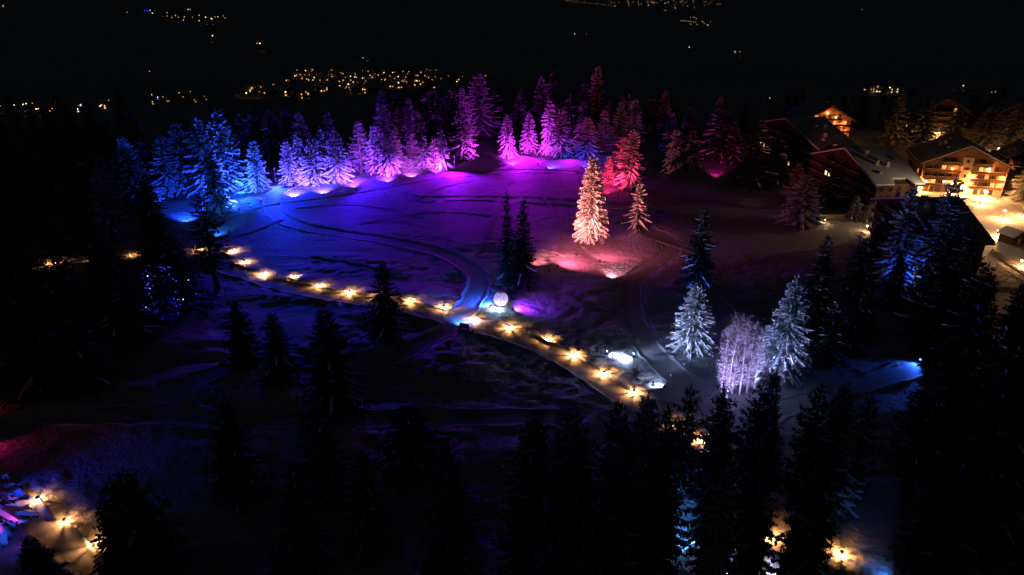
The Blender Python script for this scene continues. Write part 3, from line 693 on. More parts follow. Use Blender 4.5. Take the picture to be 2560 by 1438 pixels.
floodlight(1010, 412, tgt(1010, 360, 20), (0.45, 0.02, 1.0), 6000, 'added dim purple floodlight behind the small glowing larch')
floodlight(1225, 372, tgt(1215, 345, 24), (0.55, 0.02, 1.0), 6000, 'added dim purple floodlight below the very tall purple spruce')
floodlight(1420, 362, tgt(1440, 330, 20), (0.65, 0.02, 0.9), 4000, 'added dim magenta floodlight in the dark wood behind the magenta trees')
# wash floodlights on masts, added among the back trees to light the meadow
def mast(px, row, h, aim, color, power, label, angle=120, blend=0.9):
    p = at(px, row); a = Vector(aim); az = math.atan2(a.y - p.y, a.x - p.x) - math.pi / 2
    t = thing('added_wash_mast', label, 'floodlight', p, az, 'added wash masts among the back trees')
    MB().lathe([(0.14, -0.5), (0.12, 0), (0.06, h)], 8).build('mast', 'grey_metal', t)
    MB().box(-0.3, 0.3, -0.12, 0.14, h - 0.2, h + 0.25).box(-0.34, 0.34, 0.14, 0.30, h + 0.22, h + 0.27).build('housing', 'black_metal', t)
    d = (a - p); d.z = 0; d.normalize()
    add_light('SPOT', t, p + d * 0.45 + Vector((0, 0, h)), color, power, 0.3, aim, angle, blend)
mast(610, 470, 5.5, tgt(640, 590, 0), (0.01, 0.09, 1.0), 80000, 'added wash mast hidden right of the blue grove')
mast(690, 458, 5.5, tgt(720, 560, 0), (0.01, 0.03, 1.0), 90000, 'added wash mast left of the blue white cluster')
mast(880, 440, 5.5, tgt(900, 540, 0), (0.045, 0.005, 1.0), 80000, 'added wash mast behind the purple larch')
mast(1137, 424, 5.5, tgt(1120, 480, 0), (0.30, 0.004, 1.0), 44000, 'added wash mast behind the tall magenta spruce')
mast(1300, 385, 5.5, tgt(1280, 460, 0), (0.46, 0.004, 0.95), 74000, 'added wash mast between the magenta spruces')
mast(1425, 392, 5.5, tgt(1420, 470, 0), (0.42, 0.005, 0.60), 16000, 'added wash mast beside the dark purple spruce')

# ------------------------------------------------------------------ lanterns
WARM = (1.0, 0.42, 0.14)
lan = None
def lantern(px, row, power, label, group='lanterns along the middle path', pos=None, color=WARM):
    global lan
    p = pos or at(px, row)
    t = thing('path_lantern', label, 'lantern', p, R.uniform(0, 6.28), group)
    if lan is None:
        base = MB().lathe([(0.23, -0.7), (0.23, 0.05), (0.05, 0.08), (0.03, 0.20), (0.05, 0.22), (0.05, 0.24)], 10).mesh('base', 'black_metal')
        bar = MB().tube([(0.20, 0, 0.04), (0.22, 0, 0.28), (0.25, 0, 0.50)], 0.032, 5).mesh('bar', 'black_metal')
        cap = MB().lathe([(0.28, 0.455), (0.295, 0.455), (0.25, 0.58), (0.12, 0.68), (0.03, 0.74), (0.01, 0.68), (0.11, 0.63), (0.23, 0.55), (0.28, 0.455)], 14, cap=False).mesh('cap', 'black_metal')
        bulb = MB().lathe([(0.01, 0.25), (0.015, 0.32), (0.016, 0.45), (0.016, 0.51), (0.004, 0.53)], 8).mesh('bulb', 'bulb_warm', True)
        lan = (base, bar, cap, bulb)
    link('base', lan[0], t); link('cap', lan[2], t); link('bulb', lan[3], t)
    for k in range(6): link('bar', lan[1], t, rotz=k * 6.283 / 6)
    add_light('POINT', t, p + Vector((0, 0, 0.49)), color, power, 0.028)
LN = [(612, 656, 'first lantern right of the black silhouetted tree'), (660, 686, 'second lantern right of the black silhouetted tree'), (736, 694, 'third lantern right of the black silhouetted tree'), (801, 715, 'fourth lantern right of the black silhouetted tree'),
      (874, 731, 'lantern just left of the black spruce that hides the path'), (950, 741, 'lantern half hidden behind the black spruce on the path'), (1026, 753, 'lantern just right of the black spruce that hides the path'), (1109, 769, 'lantern left of the path crossing'),
      (1186, 798, 'lantern at the path crossing above the notice board'), (1274, 819, 'lantern right below the bubble dome'), (1367, 849, 'second lantern right of the bubble dome'), (1435, 888, 'third lantern right of the bubble dome'),
      (1509, 934, 'lantern below the long white patch of snow'), (1584, 981, 'last lantern before the lower wood'), (582, 628, 'lantern seen through the black silhouetted tree'), (500, 623, 'lantern glimmering left of the black silhouetted tree'),
      (330, 637, 'faint lantern deep in the left forest, nearer the blue lights'), (235, 649, 'second lantern from the left edge in the forest'), (138, 657, 'leftmost lantern in the forest clearing')]
for i, (px, row, lab) in enumerate(LN): lantern(px, row, (350 if px in (235, 330) else 3300) * (0.8 + 0.45 * ((i * 37) % 10) / 10), lab)
for px, row, lab in [(95, 1250, 'upper lantern of the corner path at lower left'), (162, 1305, 'middle lantern of the corner path at lower left'), (232, 1362, 'lower lantern of the corner path at lower left'), (310, 1425, 'lantern hidden under the large black spruce at lower left')]:
    lantern(px, row, 1300, lab, 'lanterns along the corner path')
lantern(2103, 1386, 1700, 'lantern alone on bluish snow at lower right', 'lanterns in the lower right wood')
lantern(1926, 1342, 2200, 'lantern glowing between the lower right trunks', 'lanterns in the lower right wood')
lantern(1750, 1100, 1500, 'lantern glimmering high in the lower right wood', 'lanterns in the lower right wood')
lantern(1700, 1065, 1500, 'lantern glimmering just inside the lower right wood', 'lanterns in the lower right wood')
lantern(1918, 1425, 900, 'white lamp at the bottom edge between the trunks', 'lanterns in the lower right wood', color=(0.8, 0.75, 1.0))

# ------------------------------------------------------------------ bubble dome
p = at(1252, 762); t = thing('bubble_dome', 'round translucent bubble dome glowing lilac beside the path', 'dome', p, math.radians(-32))
dm = bpy.data.materials.new('translucent film'); dm.use_nodes = True; nt = dm.node_tree; nt.nodes.clear()
o_ = nt.nodes.new('ShaderNodeOutputMaterial'); mx = nt.nodes.new('ShaderNodeMixShader'); df = nt.nodes.new('ShaderNodeBsdfDiffuse'); tl = nt.nodes.new('ShaderNodeBsdfTranslucent')
df.inputs[0].default_value = tl.inputs[0].default_value = (0.8, 0.78, 0.82, 1); mx.inputs[0].default_value = 0.6
nt.links.new(df.outputs[0], mx.inputs[1]); nt.links.new(tl.outputs[0], mx.inputs[2]); nt.links.new(mx.outputs[0], o_.inputs[0]); M['film'] = dm
RD_ = 1.75
prof = [(RD_ * math.sin(a), 0.35 + RD_ * 0.98 - RD_ * 0.98 * math.cos(a) * 1.0) for a in np.linspace(math.radians(42), math.radians(176), 14)]
prof = [(r, z - prof[0][1] + 0.3) for r, z in prof]
NP = 12
for k in range(NP):
    a0, a1 = 2 * math.pi * k / NP, 2 * math.pi * (k + 1) / NP; mb = MB(); pts = []
    for r, z in prof:
        for a in np.linspace(a0, a1, 4): pts.append((r * math.cos(a), r * math.sin(a), z))
    mb.poly(pts, [(i * 4 + j, i * 4 + j + 1, i * 4 + j + 5, i * 4 + j + 4) for i in range(len(prof) - 1) for j in range(3)])
    mb.build('panel', 'film', t, True)
    MB().tube([((r + 0.01) * math.cos(a0), (r + 0.01) * math.sin(a0), z) for r, z in prof], 0.045, 5).build('rib', 'grey_metal', t)
MB().lathe([(1.5, -0.4), (1.5, 0.22), (1.3, 0.32), (1.1, 0.32)], 24).build('base_ring', 'dark_wood', t)
zt = prof[-1][1]
MB().lathe([(0.2, zt - 0.03), (0.2, zt + 0.1), (0.05, zt + 0.16)], 10).build('vent_cap', 'black_metal', t)
lp = MB().lathe([(0.02, 0.35), (0.12, 0.4), (0.12, 0.6), (0.02, 0.65)], 10).build('inner_lamp', 'bulb_white', t)
add_light('POINT', t, p + Vector((0.6, -0.6, 0.75)), (0.66, 0.5, 1.0), 210, 0.15)
# light bar in the snow in front of the dome
lb = thing('light_bar', 'bright white light bar in the snow in front of the bubble dome', 'light', at(1243, 772), math.radians(-32))
MB().box(-1.7, 1.7, -0.12, 0.12, -0.3, 0.16).build('housing', 'grey_metal', lb)
M['bar_lens'] = new_mat('bar lens', (0.9, 0.9, 1), 0.3, emit=(0.75, 0.9, 1.0), strength=6.0, sample=False)
MB().box(-1.6, 1.6, -0.13, -0.121, 0.0, 0.13).box(-1.6, 1.6, -0.1, 0.1, 0.161, 0.168).build('lens', 'bar_lens', lb)
ax_ = Vector((math.cos(math.radians(-32)), math.sin(math.radians(-32)), 0)); nn = Vector((-ax_.y, ax_.x, 0))
for s, c in ((-1.1, (0.55, 0.65, 1.0)), (0, (0.6, 0.8, 1.0)), (1.1, (0.45, 0.8, 1.0))):
    add_light('POINT', lb, lb.location + ax_ * s - nn * 0.35 + Vector((0, 0, 0.55)), c, 170, 0.1)
floodlight(1226, 768, tgt(1180, 745, 0), (0.02, 0.10, 1.0), 2600, 'blue floodlight left of the bubble dome shining on the path', angle=150)
floodlight(1282, 776, tgt(1310, 770, 0.5), (0.25, 0.02, 1.0), 1500, 'violet floodlight right of the bubble dome', angle=150)

# ------------------------------------------------------------------ notice board with bollards
p = at(1161, 827); t = thing('notice_board', 'dark notice board on two posts at the path crossing', 'sign', p, math.radians(-22))
MB().box(-1.05, 1.05, -0.05, 0.05, 0.75, 1.75).build('board', 'dark_wood', t)
MB().box(-1.12, 1.12, -0.16, 0.16, 1.752, 1.82).build('roof', 'dark_wood', t)
for s in (-1, 1): MB().box(s * 1.0 - 0.07, s * 1.0 + 0.07, 0.055, 0.19, -0.5, 1.75).build('post', 'dark_wood', t)
for px, row, lab in ((1147, 831, 'short dark post left of the notice board'), (1182, 833, 'short dark post right of the notice board')):
    b = thing('bollard', lab, 'post', at(px, row), 0.3, 'posts beside the notice board')
    MB().lathe([(0.17, -0.4), (0.17, 0.85), (0.12, 0.93)], 8).build('shaft', 'dark_wood', b); MB().lathe([(0.16, 0.932), (0.15, 1.0), (0.06, 1.06)], 8).build('snow_cap', 'snow_load', b)
floodlight(1152, 817, tgt(1170, 790, 0), (0.06, 0.22, 1.0), 700, 'floodlight behind the notice board shining on the crossing', angle=150, h=0.9)
# ski pole markers
for px, row, lab in ((1676, 952, 'thin green marker pole by the right path'), (1593, 862, 'thin marker pole on the left edge of the right path'), (1274, 800, 'small dark marker post near the bubble dome'), (1434, 860, 'small dark marker post above the third lantern'), (1132, 752, 'small marker post left of the curving path')):
    b = thing('marker_pole', lab, 'pole', at(px, row), 0)
    MB().tube([(0, 0, -0.3), (0.02, 0, 1.5)], 0.04, 6).build('shaft', 'grey_metal', b); MB().lathe([(0.06, 1.2), (0.12, 1.3), (0.12, 1.5), (0.05, 1.56)], 7).build('top', 'dark_wood', b)

# ------------------------------------------------------------------ chalets
def wall_lamp(parent, x, y, z, power, color=(1.0, 0.36, 0.085), out=0.35):
    MB().box(x - 0.10, x + 0.10, y - 0.10, y, z - 0.15, z + 0.15).build('lamp_bracket', 'black_metal', parent)
    MB().lathe([(0.03, -0.22), (0.2, -0.1), (0.2, 0.1), (0.03, 0.22)], 8, (x, y - 0.3, z)).build('lamp_globe', 'bulb_warm', parent)
    power *= 5.0
    if power:
        w = parent.matrix_basis if False else Matrix.Translation(parent.location) @ parent.rotation_euler.to_matrix().to_4x4()
        add_light('POINT', parent, w @ Vector((x, y - 0.3 - out, z)), color, power, 0.2)
def chalet(label, loc, rot, W, L, eave, ridge, storeys, wallmat='wood', lower='plaster', over=1.6, snow_t=0.55, lamps=(), lit=0.25, seed=1, balc='red_wood', column=True, notch=None, side_windows=True, chimneys=2, lit_list=()):
    """chalet: gable end faces local -Y, ridge runs along +Y from 0 to L"""
    rng = random.Random(seed); t = thing('chalet', label, 'chalet', loc, rot); hw = W / 2
    sh = eave / storeys
    MB().prism([(-hw, 0, -2.0), (hw, 0, -2.0), (hw, 0, sh), (-hw, 0, sh)], (0, L, 0)).build('lower_wall', lower, t)
    MB().prism([(-hw, 0, sh), (hw, 0, sh), (hw, 0, eave), (0, 0, ridge), (-hw, 0, eave)], (0, L, 0)).build('upper_wall', wallmat, t)
    if column: MB().box(-hw * 0.10, hw * 0.16, -0.22, -0.003, -1.0, eave + (ridge - eave) * 0.45).build('stair_panel', 'plaster', t)
    slope = (ridge - eave) / hw
    roof = None
    for sg in (-1, 1):
        def P(s, y, dz): x = s * (hw + over); return (sg * x, y, ridge - slope * x + dz)   # s: 0 ridge .. 1 eave
        if notch and sg == notch[0]:
            n0, n1, dp = notch[1], notch[2], notch[3]
            outl = [(0, -over), (1, -over), (1, n0), (1 - dp, n0 + 0.9), (1 - dp, n1 - 0.9), (1, n1), (1, L + over), (0, L + over)]
        else: outl = [(0, -over), (1, -over), (1, L + over), (0, L + over)]
        rf = MB().prism([P(s, y, 0.012) for s, y in outl], (0, 0, 0.30)).build('roof_slope', 'dark_wood', t)
        sm = MB().prism([P(min(s, 0.985) if s > 0 else 0.0, y * 0.985 + 0.06, 0.32) for s, y in outl], (0, 0, snow_t)).build('roof_snow', 'roof_snow', rf)
        bv = sm.modifiers.new('bevel', 'BEVEL'); bv.width = 0.22; bv.segments = 2
        for k in range(chimneys):
            s, y = rng.uniform(0.2, 0.8), rng.uniform(0.15, 0.85) * L; q = P(s, y, 0)
            MB().box(q[0] - 0.5, q[0] + 0.5, y - 0.5, y + 0.5, q[2] - 0.2, q[2] + 2.0).build('chimney', 'plaster', t)
            MB().lathe([(0.7, 0), (0.72, 0.2), (0.4, 0.42)], 8, (q[0], y, q[2] + 2.01)).build('chimney_snow', 'roof_snow', t)
        for k in range(3):   # snow mounds over roof hatches
            s, y = rng.uniform(0.15, 0.85), rng.uniform(0.1, 0.9) * L; q = P(s, y, 0.32 + snow_t)
            MB().lathe([(0.9, -0.4), (0.7, 0.25), (0.3, 0.45)], 8, (q[0], y, q[2])).build('roof_hatch', 'dark_wood' if k == 0 else 'roof_snow', t)
    def window(x, y, z, w, h, face, lit_):
        """face: -Y gable or +X / -X side"""
        pm_ = ('glass_bright' if lit_ == 2 else 'glass_lit') if lit_ else 'glass_dark'
        def pl(a0, a1, b0, b1, d0, d1):
            if face == 'front': return MB().box(x + a0, x + a1, y - d1, y - d0, z + b0, z + b1)
            sx = 1 if face == 'right' else -1
            xa, xb = sorted((x + sx * d0, x + sx * d1)); return MB().box(xa, xb, y + a0, y + a1, z + b0, z + b1)
        o = pl(-w / 2, w / 2, 0, h, 0.01, 0.03).build('window', pm_, t)
        fr = pl(-w / 2 - 0.1, w / 2 + 0.1, h, h + 0.1, 0.01, 0.09)
        for a, b, c, d in ((-w / 2 - 0.1, w / 2 + 0.1, -0.1, 0), (-w / 2 - 0.1, -w / 2, 0, h), (w / 2, w / 2 + 0.1, 0, h), (-0.04, 0.04, 0, h)):
            q = pl(a, b, c, d, 0.01, 0.085); fr.poly(q.v, q.f)
        fr.build('frame', 'dark_wood', o)
        if rng.random() < 0.5 and face == 'front':
            for s in (-1, 1): pl(s * (w / 2 + 0.38) - 0.25, s * (w / 2 + 0.38) + 0.25, 0, h, 0.01, 0.06).build('shutter', 'dark_wood', o)
    n = 0
    for st in range(storeys + (1 if ridge - eave > 3.5 else 0)):
        z = st * sh + 0.5; top = z + 1.9
        half = hw - 1.2 if top < eave else max(0, (ridge - top) / slope - 1.0)
        xs_ = [x for x in np.arange(-half + 0.8, half - 0.3, 2.35)]
        for x in xs_:
            if column and -hw * 0.10 - 1.0 < x < hw * 0.16 + 1.0: continue
            l = 1 if rng.random() < lit else 0
            if (st, len([q for q in xs_ if q <= x]) - 1) in lit_list: l = 2
            window(x, 0, z, 1.25, 1.9, 'front', l)
        if column:
            window(hw * 0.03, -0.22, z + 0.5, 0.6, 0.9, 'front', 0)
        if st >= 1 and half > 2.2:
            gaps_ = [(-half - 0.4, -hw * 0.10 - 0.05), (hw * 0.16 + 0.05, half + 0.4)] if column else [(-half - 0.4, half + 0.4)]
            for a, b in gaps_:
                if b - a < 1.5: continue
                bo = MB().box(a, b, -1.45, -0.004, st * sh - 0.09, st * sh + 0.09).build('balcony', 'wood', t)
                rl = MB().box(a, b, -1.52, -1.452, st * sh + 0.16, st * sh + 0.95).box(a - 0.02, b + 0.02, -1.56, -1.42, st * sh + 0.951, st * sh + 1.03)
                rl.build('railing', balc, bo)
                MB().box(a, b, -1.57, -1.41, st * sh + 1.031, st * sh + 1.14).build('railing_snow', 'snow_load', bo)
        if side_windows and st < storeys:
            for sd, xx in (('right', hw), ('left', -hw)):
                for y in np.arange(1.6, L - 1, 3.0): window(xx, y, z, 1.3, 1.6, sd, 1 if rng.random() < lit * 0.7 else 0)
    for x, z, pw in lamps: wall_lamp(t, x, -0.25 if column and -hw * 0.1 < x < hw * 0.16 else 0, z, pw)
    return t, sh
# gable of the big lit chalet
EA, RA = 10.5, 17.0
a = at(2300, 410, EA); b = at(2540, 424, EA); c = (a + b) / 2; W_A = (b - a).length - 3.2
rotA = math.atan2(b.y - a.y, b.x - a.x)
cA = Vector((c.x, c.y, float(ground(c.x, c.y)))) + Matrix.Rotation(rotA, 3, 'Z') @ Vector((0, 1.6, 0))
h_ = W_A / 2
tA, shA = chalet('large lit chalet with glowing balconies above the bright snowy yard', cA, rotA, W_A, 20, EA, RA, 4, lamps=[(-h_ * 0.93, 3.9, 500), (-h_ * 0.84, 3.9, 400), (-h_ * 0.92, 1.6, 700), (-h_ * 0.22, 3.9, 450), (-h_ * 0.2, 1.7, 600), (h_ * 0.22, 6.6, 500), (h_ * 0.2, 4.1, 500), (h_ * 0.19, 1.7, 600), (h_ * 0.55, 9.2, 450), (h_ * 0.92, 6.6, 600), (h_ * 0.9, 4.0, 450), (-h_ * 0.3, 9.0, 300), (h_ * 0.6, 1.7, 350)], lit=0.28, seed=3, balc='wood')
def side_chalet(label, eL, eR, rowr, eave, ridge, seed, **kw):
    """chalet whose ridge runs left-right; eL, eR: photo pixels of its near eave corners; rowr: row of the ridge"""
    a = at(*eL, eave); b = at(*eR, eave); m = at((eL[0] + eR[0]) / 2, rowr, ridge)
    over = 1.6; W = 2 * (m.y - (a.y + b.y) / 2 - over); L = (b - a).length - 2 * over
    rot = -math.pi / 2 + math.atan2(b.y - a.y, b.x - a.x)
    p = Vector((a.x + over, m.y, 0)); p.z = min(0.0, float(ground(p.x, p.y)))
    return chalet(label, p, rot, W, L, eave, ridge, 4, seed=seed, over=over, **kw)
side_chalet('dark chalet with a snowy notched roof and one bright window row', (2175, 466), (2303, 462), 373, 11.5, 18.0, 5, column=False, lit=0.0, wallmat='dark_wood', balc='dark_wood', notch=(1, 5.0, 11.5, 0.16), lit_list=((2, 3), (2, 4)), chimneys=3)
side_chalet('dark chalet with snowy roof farther back, left of the chalets', (2020, 381), (2127, 376), 300, 11.5, 18.0, 6, column=False, lit=0.03, wallmat='dark_wood', balc='dark_wood', notch=(1, 5.0, 11.0, 0.14), lit_list=((1, 2), (1, 3)), chimneys=2)
side_chalet('unlit chalet with a broad dark roof beside the bright yard', (2340, 606), (2495, 607), 498, 11.5, 17.0, 7, column=False, lit=0.0, wallmat='dark_wood', balc='dark_wood', notch=(1, 4.0, 10.0, 0.14), chimneys=2)
def gable_chalet(label, eL, eR, eave, ridge, L, seed, **kw):
    a = at(*eL, eave); b = at(*eR, eave); c = (a + b) / 2; W = (b - a).length - 3.2; rot = math.atan2(b.y - a.y, b.x - a.x)
    p = Vector((c.x, c.y, min(0.0, float(ground(c.x, c.y))))) + Matrix.Rotation(rot, 3, 'Z') @ Vector((0, 1.6, 0))
    return chalet(label, p, rot, W, L, eave, ridge, 4, seed=seed, **kw)
gable_chalet('golden lit chalet gable rising behind the dark snowy roof', (2008, 302), (2142, 301), 11.5, 17.5, 18, 8, column=False, lit=0.3, lamps=[(-5, 12.6, 160), (3, 12.6, 160), (-1, 14.6, 120), (-7, 9.2, 260), (0, 9.2, 260), (6, 9.2, 260), (4, 6.2, 300), (8, 6.2, 260), (8, 3.2, 300), (3, 3.2, 260)], balc='wood')
gable_chalet('far chalet half hidden by trees with a glowing base', (2294, 287), (2436, 285), 10.5, 17.5, 18, 9, column=False, lit=0.05, lamps=[(-6, 1.0, 420), (-1, 1.0, 420), (4, 1.0, 380), (-8.5, 2.6, 350)], balc='dark_wood')
gable_chalet('chalet roof at the right edge behind the golden conifers', (2490, 285), (2620, 290), 9, 14, 14, 10, column=False, lit=0.05)
gable_chalet('small chalet at the right edge above the yard', (2520, 395), (2640, 400), 6, 10, 10, 12, column=False, lit=0.2, lamps=[(-5, 3.0, 300)])
# the dark chalets have no lamps of their own; nearby floodlights reach their walls
# ------------------------------------------------------------------ yard lamps, cabin, fence, terrace wall
def yard_lamp(px, row, h, power, label, color=(1.0, 0.44, 0.15)):
    p = at(px, row); t = thing('yard_lamp', label, 'lamp', p, 0, 'lamps of the chalet yard')
    MB().lathe([(0.12, -0.4), (0.08, 0.2), (0.05, h)], 8).build('post', 'black_metal', t)
    MB().lathe([(0.03, h), (0.26, h + 0.15), (0.26, h + 0.4), (0.03, h + 0.55)], 10).build('globe', 'bulb_warm', t, True)
    MB().lathe([(0.32, h + 0.551), (0.3, h + 0.62), (0.03, h + 0.8)], 10).build('cap', 'black_metal', t)
    add_light('POINT', t, p + Vector((0, -0.45, h + 0.1)), color, power * 1.3, 0.2)
for a_ in [(2396, 486, 2.6, 2600, 'lamp on the yard in front of the large lit chalet'), (2462, 500, 2.6, 3000, 'lamp in the middle of the bright yard'), (2448, 512, 1.6, 1500, 'low lamp just left of the middle yard lamp'), (2506, 548, 2.6, 2800, 'lamp beside the yard drive'),
           (2333, 560, 13.5, 3000, 'tall white street lamp behind the blue speckled spruce tops', (1.0, 0.72, 0.45)), (2556, 540, 2.6, 2000, 'lamp under the dark spruce at the right edge'), (2492, 592, 1.6, 2600, 'low lamp beside the unlit chalet roof'), (2550, 668, 1.6, 1800, 'low lamp by the ornamental fence'),
           (2166, 578, 1.4, 260, 'low lamp on the terrace among the small golden spruces'), (2265, 690, 1.6, 700, 'low lamp hidden behind the blue speckled spruces'), (2060, 560, 1.2, 25, 'weak lamp by the terrace wall'), (2492, 388, 2.6, 3600, 'lamp behind the large lit chalet under the golden conifers'), (2556, 388, 2.6, 3200, 'lamp at the right edge under the golden conifers'), (2345, 345, 2.2, 1200, 'lamp before the far chalet with the glowing base')]:
    yard_lamp(*a_)
# drive strip in the yard
p = at(2545, 612); t = thing('cabin', 'small snow covered wooden cabin on the yard', 'hut', p, math.radians(20))
MB().prism([(-2.6, 0, -0.6), (2.6, 0, -0.6), (2.6, 0, 2.6), (0, 0, 3.8), (-2.6, 0, 2.6)], (0, 4.5, 0)).build('wall', 'dark_wood', t)
for sg in (-1, 1):
    rf = MB().prism([(0, -0.5, 3.82), (sg * 3.1, -0.5, 2.4), (sg * 3.1, 5.0, 2.4), (0, 5.0, 3.82)], (0, 0, 0.14)).build('roof_slope', 'dark_wood', t)
    sn = MB().prism([(0, -0.45, 3.97), (sg * 3.05, -0.45, 2.575), (sg * 3.05, 4.95, 2.575), (0, 4.95, 3.97)], (0, 0, 0.4)).build('roof_snow', 'roof_snow', rf)
d_ = MB().box(-0.6, 0.6, -0.06, -0.005, -0.2, 1.9).build('door', 'plaster', t)
# ornamental fence
fa, fb = at(2478, 632), at(2600, 716); n = 24; t = thing('fence', 'low dark fence with a snowy rail below the bright yard', 'fence', fa, math.atan2(fb.y - fa.y, fb.x - fa.x)); Lf = (Vector((fb.x, fb.y)) - Vector((fa.x, fa.y))).length
MB().box(0, Lf, -0.5, 0.5, -1.4, 0.2).build('plinth', 'plaster', t)
MB().box(0, Lf, -0.5, 0.5, 0.203, 0.45).build('plinth_snow', 'roof_snow', t)
pm_ = MB().box(-0.09, 0.09, -0.05, 0.05, 0.1, 1.35).poly([(-0.09, -0.05, 1.351), (0.09, -0.05, 1.351), (0, 0, 1.55)], [(0, 1, 2)]).mesh('picket', 'dark_wood')
for k in range(int(Lf / 0.55)): link('picket', pm_, t, loc=(0.3 + 0.55 * k, -0.2, 0))
MB().box(0, Lf, -0.14, -0.08, 0.55, 0.65).box(0, Lf, -0.14, -0.08, 1.05, 1.15).build('rail', 'dark_wood', t)
# terrace wall with snow
fa, fb = at(2038, 548), at(2110, 545); t = thing('terrace_wall', 'low terrace wall topped with snow left of the golden spruces', 'wall', fa, math.atan2(fb.y - fa.y, fb.x - fa.x)); Lf = (fb - fa).length
MB().box(0, Lf, -0.2, 0.2, -0.6, 1.2).build('masonry', 'plaster', t); MB().box(-0.05, Lf + 0.05, -0.25, 0.25, 1.203, 1.45).build('snow_cap', 'roof_snow', t)
# hedge mound in yard
# ------------------------------------------------------------------ town and villages in the valley
TOWN_MATS = []
for i, (c, s) in enumerate([((1.0, 0.40, 0.10), 2.2), ((1.0, 0.50, 0.18), 3.6), ((1.0, 0.68, 0.38), 6.0), ((1.0, 0.28, 0.06), 1.6), ((0.85, 0.9, 1.0), 5.0)]):
    TOWN_MATS.append(new_mat('town light %d' % i, c, 0.5, emit=c, strength=s, sample=False))
M['town_red'] = new_mat('red sign light', (1, 0.1, 0.1), 0.5, emit=(1.0, 0.06, 0.08), strength=2.0, sample=False)
M['town_blue'] = new_mat('blue village light', (0.1, 0.1, 1), 0.5, emit=(0.05, 0.08, 1.0), strength=4.0, sample=False)
M['town_wall'] = new_mat('house wall', (0.3, 0.26, 0.22), 0.8)
hb = MB().prism([(-5, 0, -3), (5, 0, -3), (5, 0, 5.5), (0, 0, 8.5), (-5, 0, 5.5)], (0, 9, 0)); nb_ = len(hb.f)
for sg in (-1, 1): hb.prism([(0, -0.6, 8.52), (sg * 5.9, -0.6, 4.98), (sg * 5.9, 9.6, 4.98), (0, 9.6, 8.52)], (0, 0, 0.5))
HOUSE = new_mesh('town_house', hb.v, hb.f, ['town_wall', 'roof_snow'], [0] * nb_ + [1] * (len(hb.f) - nb_))
WIN = [MB().box(-0.42, 0.42, -0.12, -0.02, 0, 0.75).mesh('window', m) for m in TOWN_MATS] + [MB().box(-1.6, 1.6, -0.12, -0.02, 0, 1.6).mesh('window', m) for m in ('town_red', 'town_blue')]
LAMP = []
for m in TOWN_MATS + [M['town_red'], M['town_blue']]:
    q = MB().tube([(0, 0, -1), (0, 0, 6)], 0.12, 5); k0 = len(q.f); q.lathe([(0.05, 6), (0.3, 6.25), (0.3, 6.55), (0.05, 7.0)], 7)
    LAMP.append(new_mesh('street_lamp', q.v, q.f, ['black_metal', m], [0] * k0 + [1] * (len(q.f) - k0)))
rt = random.Random(21)
def house(px, row, label, group, n=2, mats=(0, 0, 1, 1, 2), scale=1.0):
    p = at(px, row); o = link('town_house', HOUSE, None, p, rt.uniform(-0.8, 0.8), label=label, category='house', group=group); o.scale = (scale,) * 3
    spots = [(-3, 0.4), (0, 0.4), (3, 0.4), (-3, 3.3), (0, 3.3), (3, 3.3), (0, 5.6)]; rt.shuffle(spots)
    for x, z in spots[:n]: link('window', WIN[rt.choice(mats)], o, (x, 0, z))
def slamp(px, row, label, group, mat=None, scale=1.0):
    o = link('street_lamp', LAMP[rt.choice((0, 1, 1, 2, 3)) if mat is None else mat], None, at(px, row), 0, label=label, category='street lamp', group=group); o.scale = (scale,) * 3
G1 = ('lit house in the town on the slope below the wood', 'houses of the town below the wood'); G2 = ('street lamp in the town on the slope below the wood', 'street lamps of the town below the wood')
CL = [(620, 238, 22, 8, 16), (655, 238, 18, 10, 14), (695, 232, 18, 10, 14), (745, 222, 35, 12, 30), (770, 205, 40, 14, 24), (775, 183, 16, 6, 7), (820, 198, 40, 12, 24), (800, 226, 30, 5, 9), (870, 205, 30, 10, 14), (905, 200, 30, 12, 16), (960, 195, 40, 8, 16), (1010, 210, 35, 12, 14), (1030, 195, 30, 8, 10), (1075, 195, 22, 8, 16), (1060, 215, 30, 8, 12), (1130, 200, 50, 14, 6), (1180, 200, 30, 12, 3), (870, 232, 12, 5, 5), (915, 232, 8, 5, 5), (765, 245, 18, 4, 5)]
for cx, cyy, sx, sy, n in CL:
    for k in range(n):
        px, row = rt.gauss(cx, sx * 0.5), rt.gauss(cyy, sy * 0.5)
        if rt.random() < 0.5: house(px, row, *G1, n=rt.choice((1, 2, 2, 3)))
        else: slamp(px, row, *G2, scale=rt.uniform(0.6, 1.3))
LG = ('lit house of the hamlet at the left edge of the valley', 'houses of the left hamlet'); LG2 = ('lamp of the hamlet at the left edge of the valley', 'lamps of the left hamlet')
for px, row, k in [(5, 283, 1), (62, 278, 2), (70, 276, 2), (95, 291, 2), (100, 290, 1), (125, 279, 0), (142, 273, 2), (158, 273, 0), (196, 280, 4), (206, 280, 4), (257, 280, 2), (275, 266, 0), (382, 251, 1), (386, 261, 1), (397, 258, 2), (410, 257, 0), (423, 254, 0), (450, 245, 1), (460, 257, 0), (478, 242, 0), (490, 256, 1), (512, 250, 0), (85, 275, 3), (40, 280, 4)]:
    if R.random() < 0.45: house(px, row, *LG, n=2, mats=(k,), scale=0.5)
    else: slamp(px, row, *LG2, mat=k, scale=0.7)
house(252, 266, 'building with a red lit sign in the left hamlet', None, 2, (5,), 0.5); house(257, 272, 'white lit building below the red sign in the left hamlet', None, 3, (2,), 0.5); slamp(399, 268, 'blue lamp of the left hamlet', None, 6, 0.9)
slamp(376, 189, 'single warm lamp above the left hamlet', None, 1); slamp(908, 154, 'single white lamp above the town', None, 4)
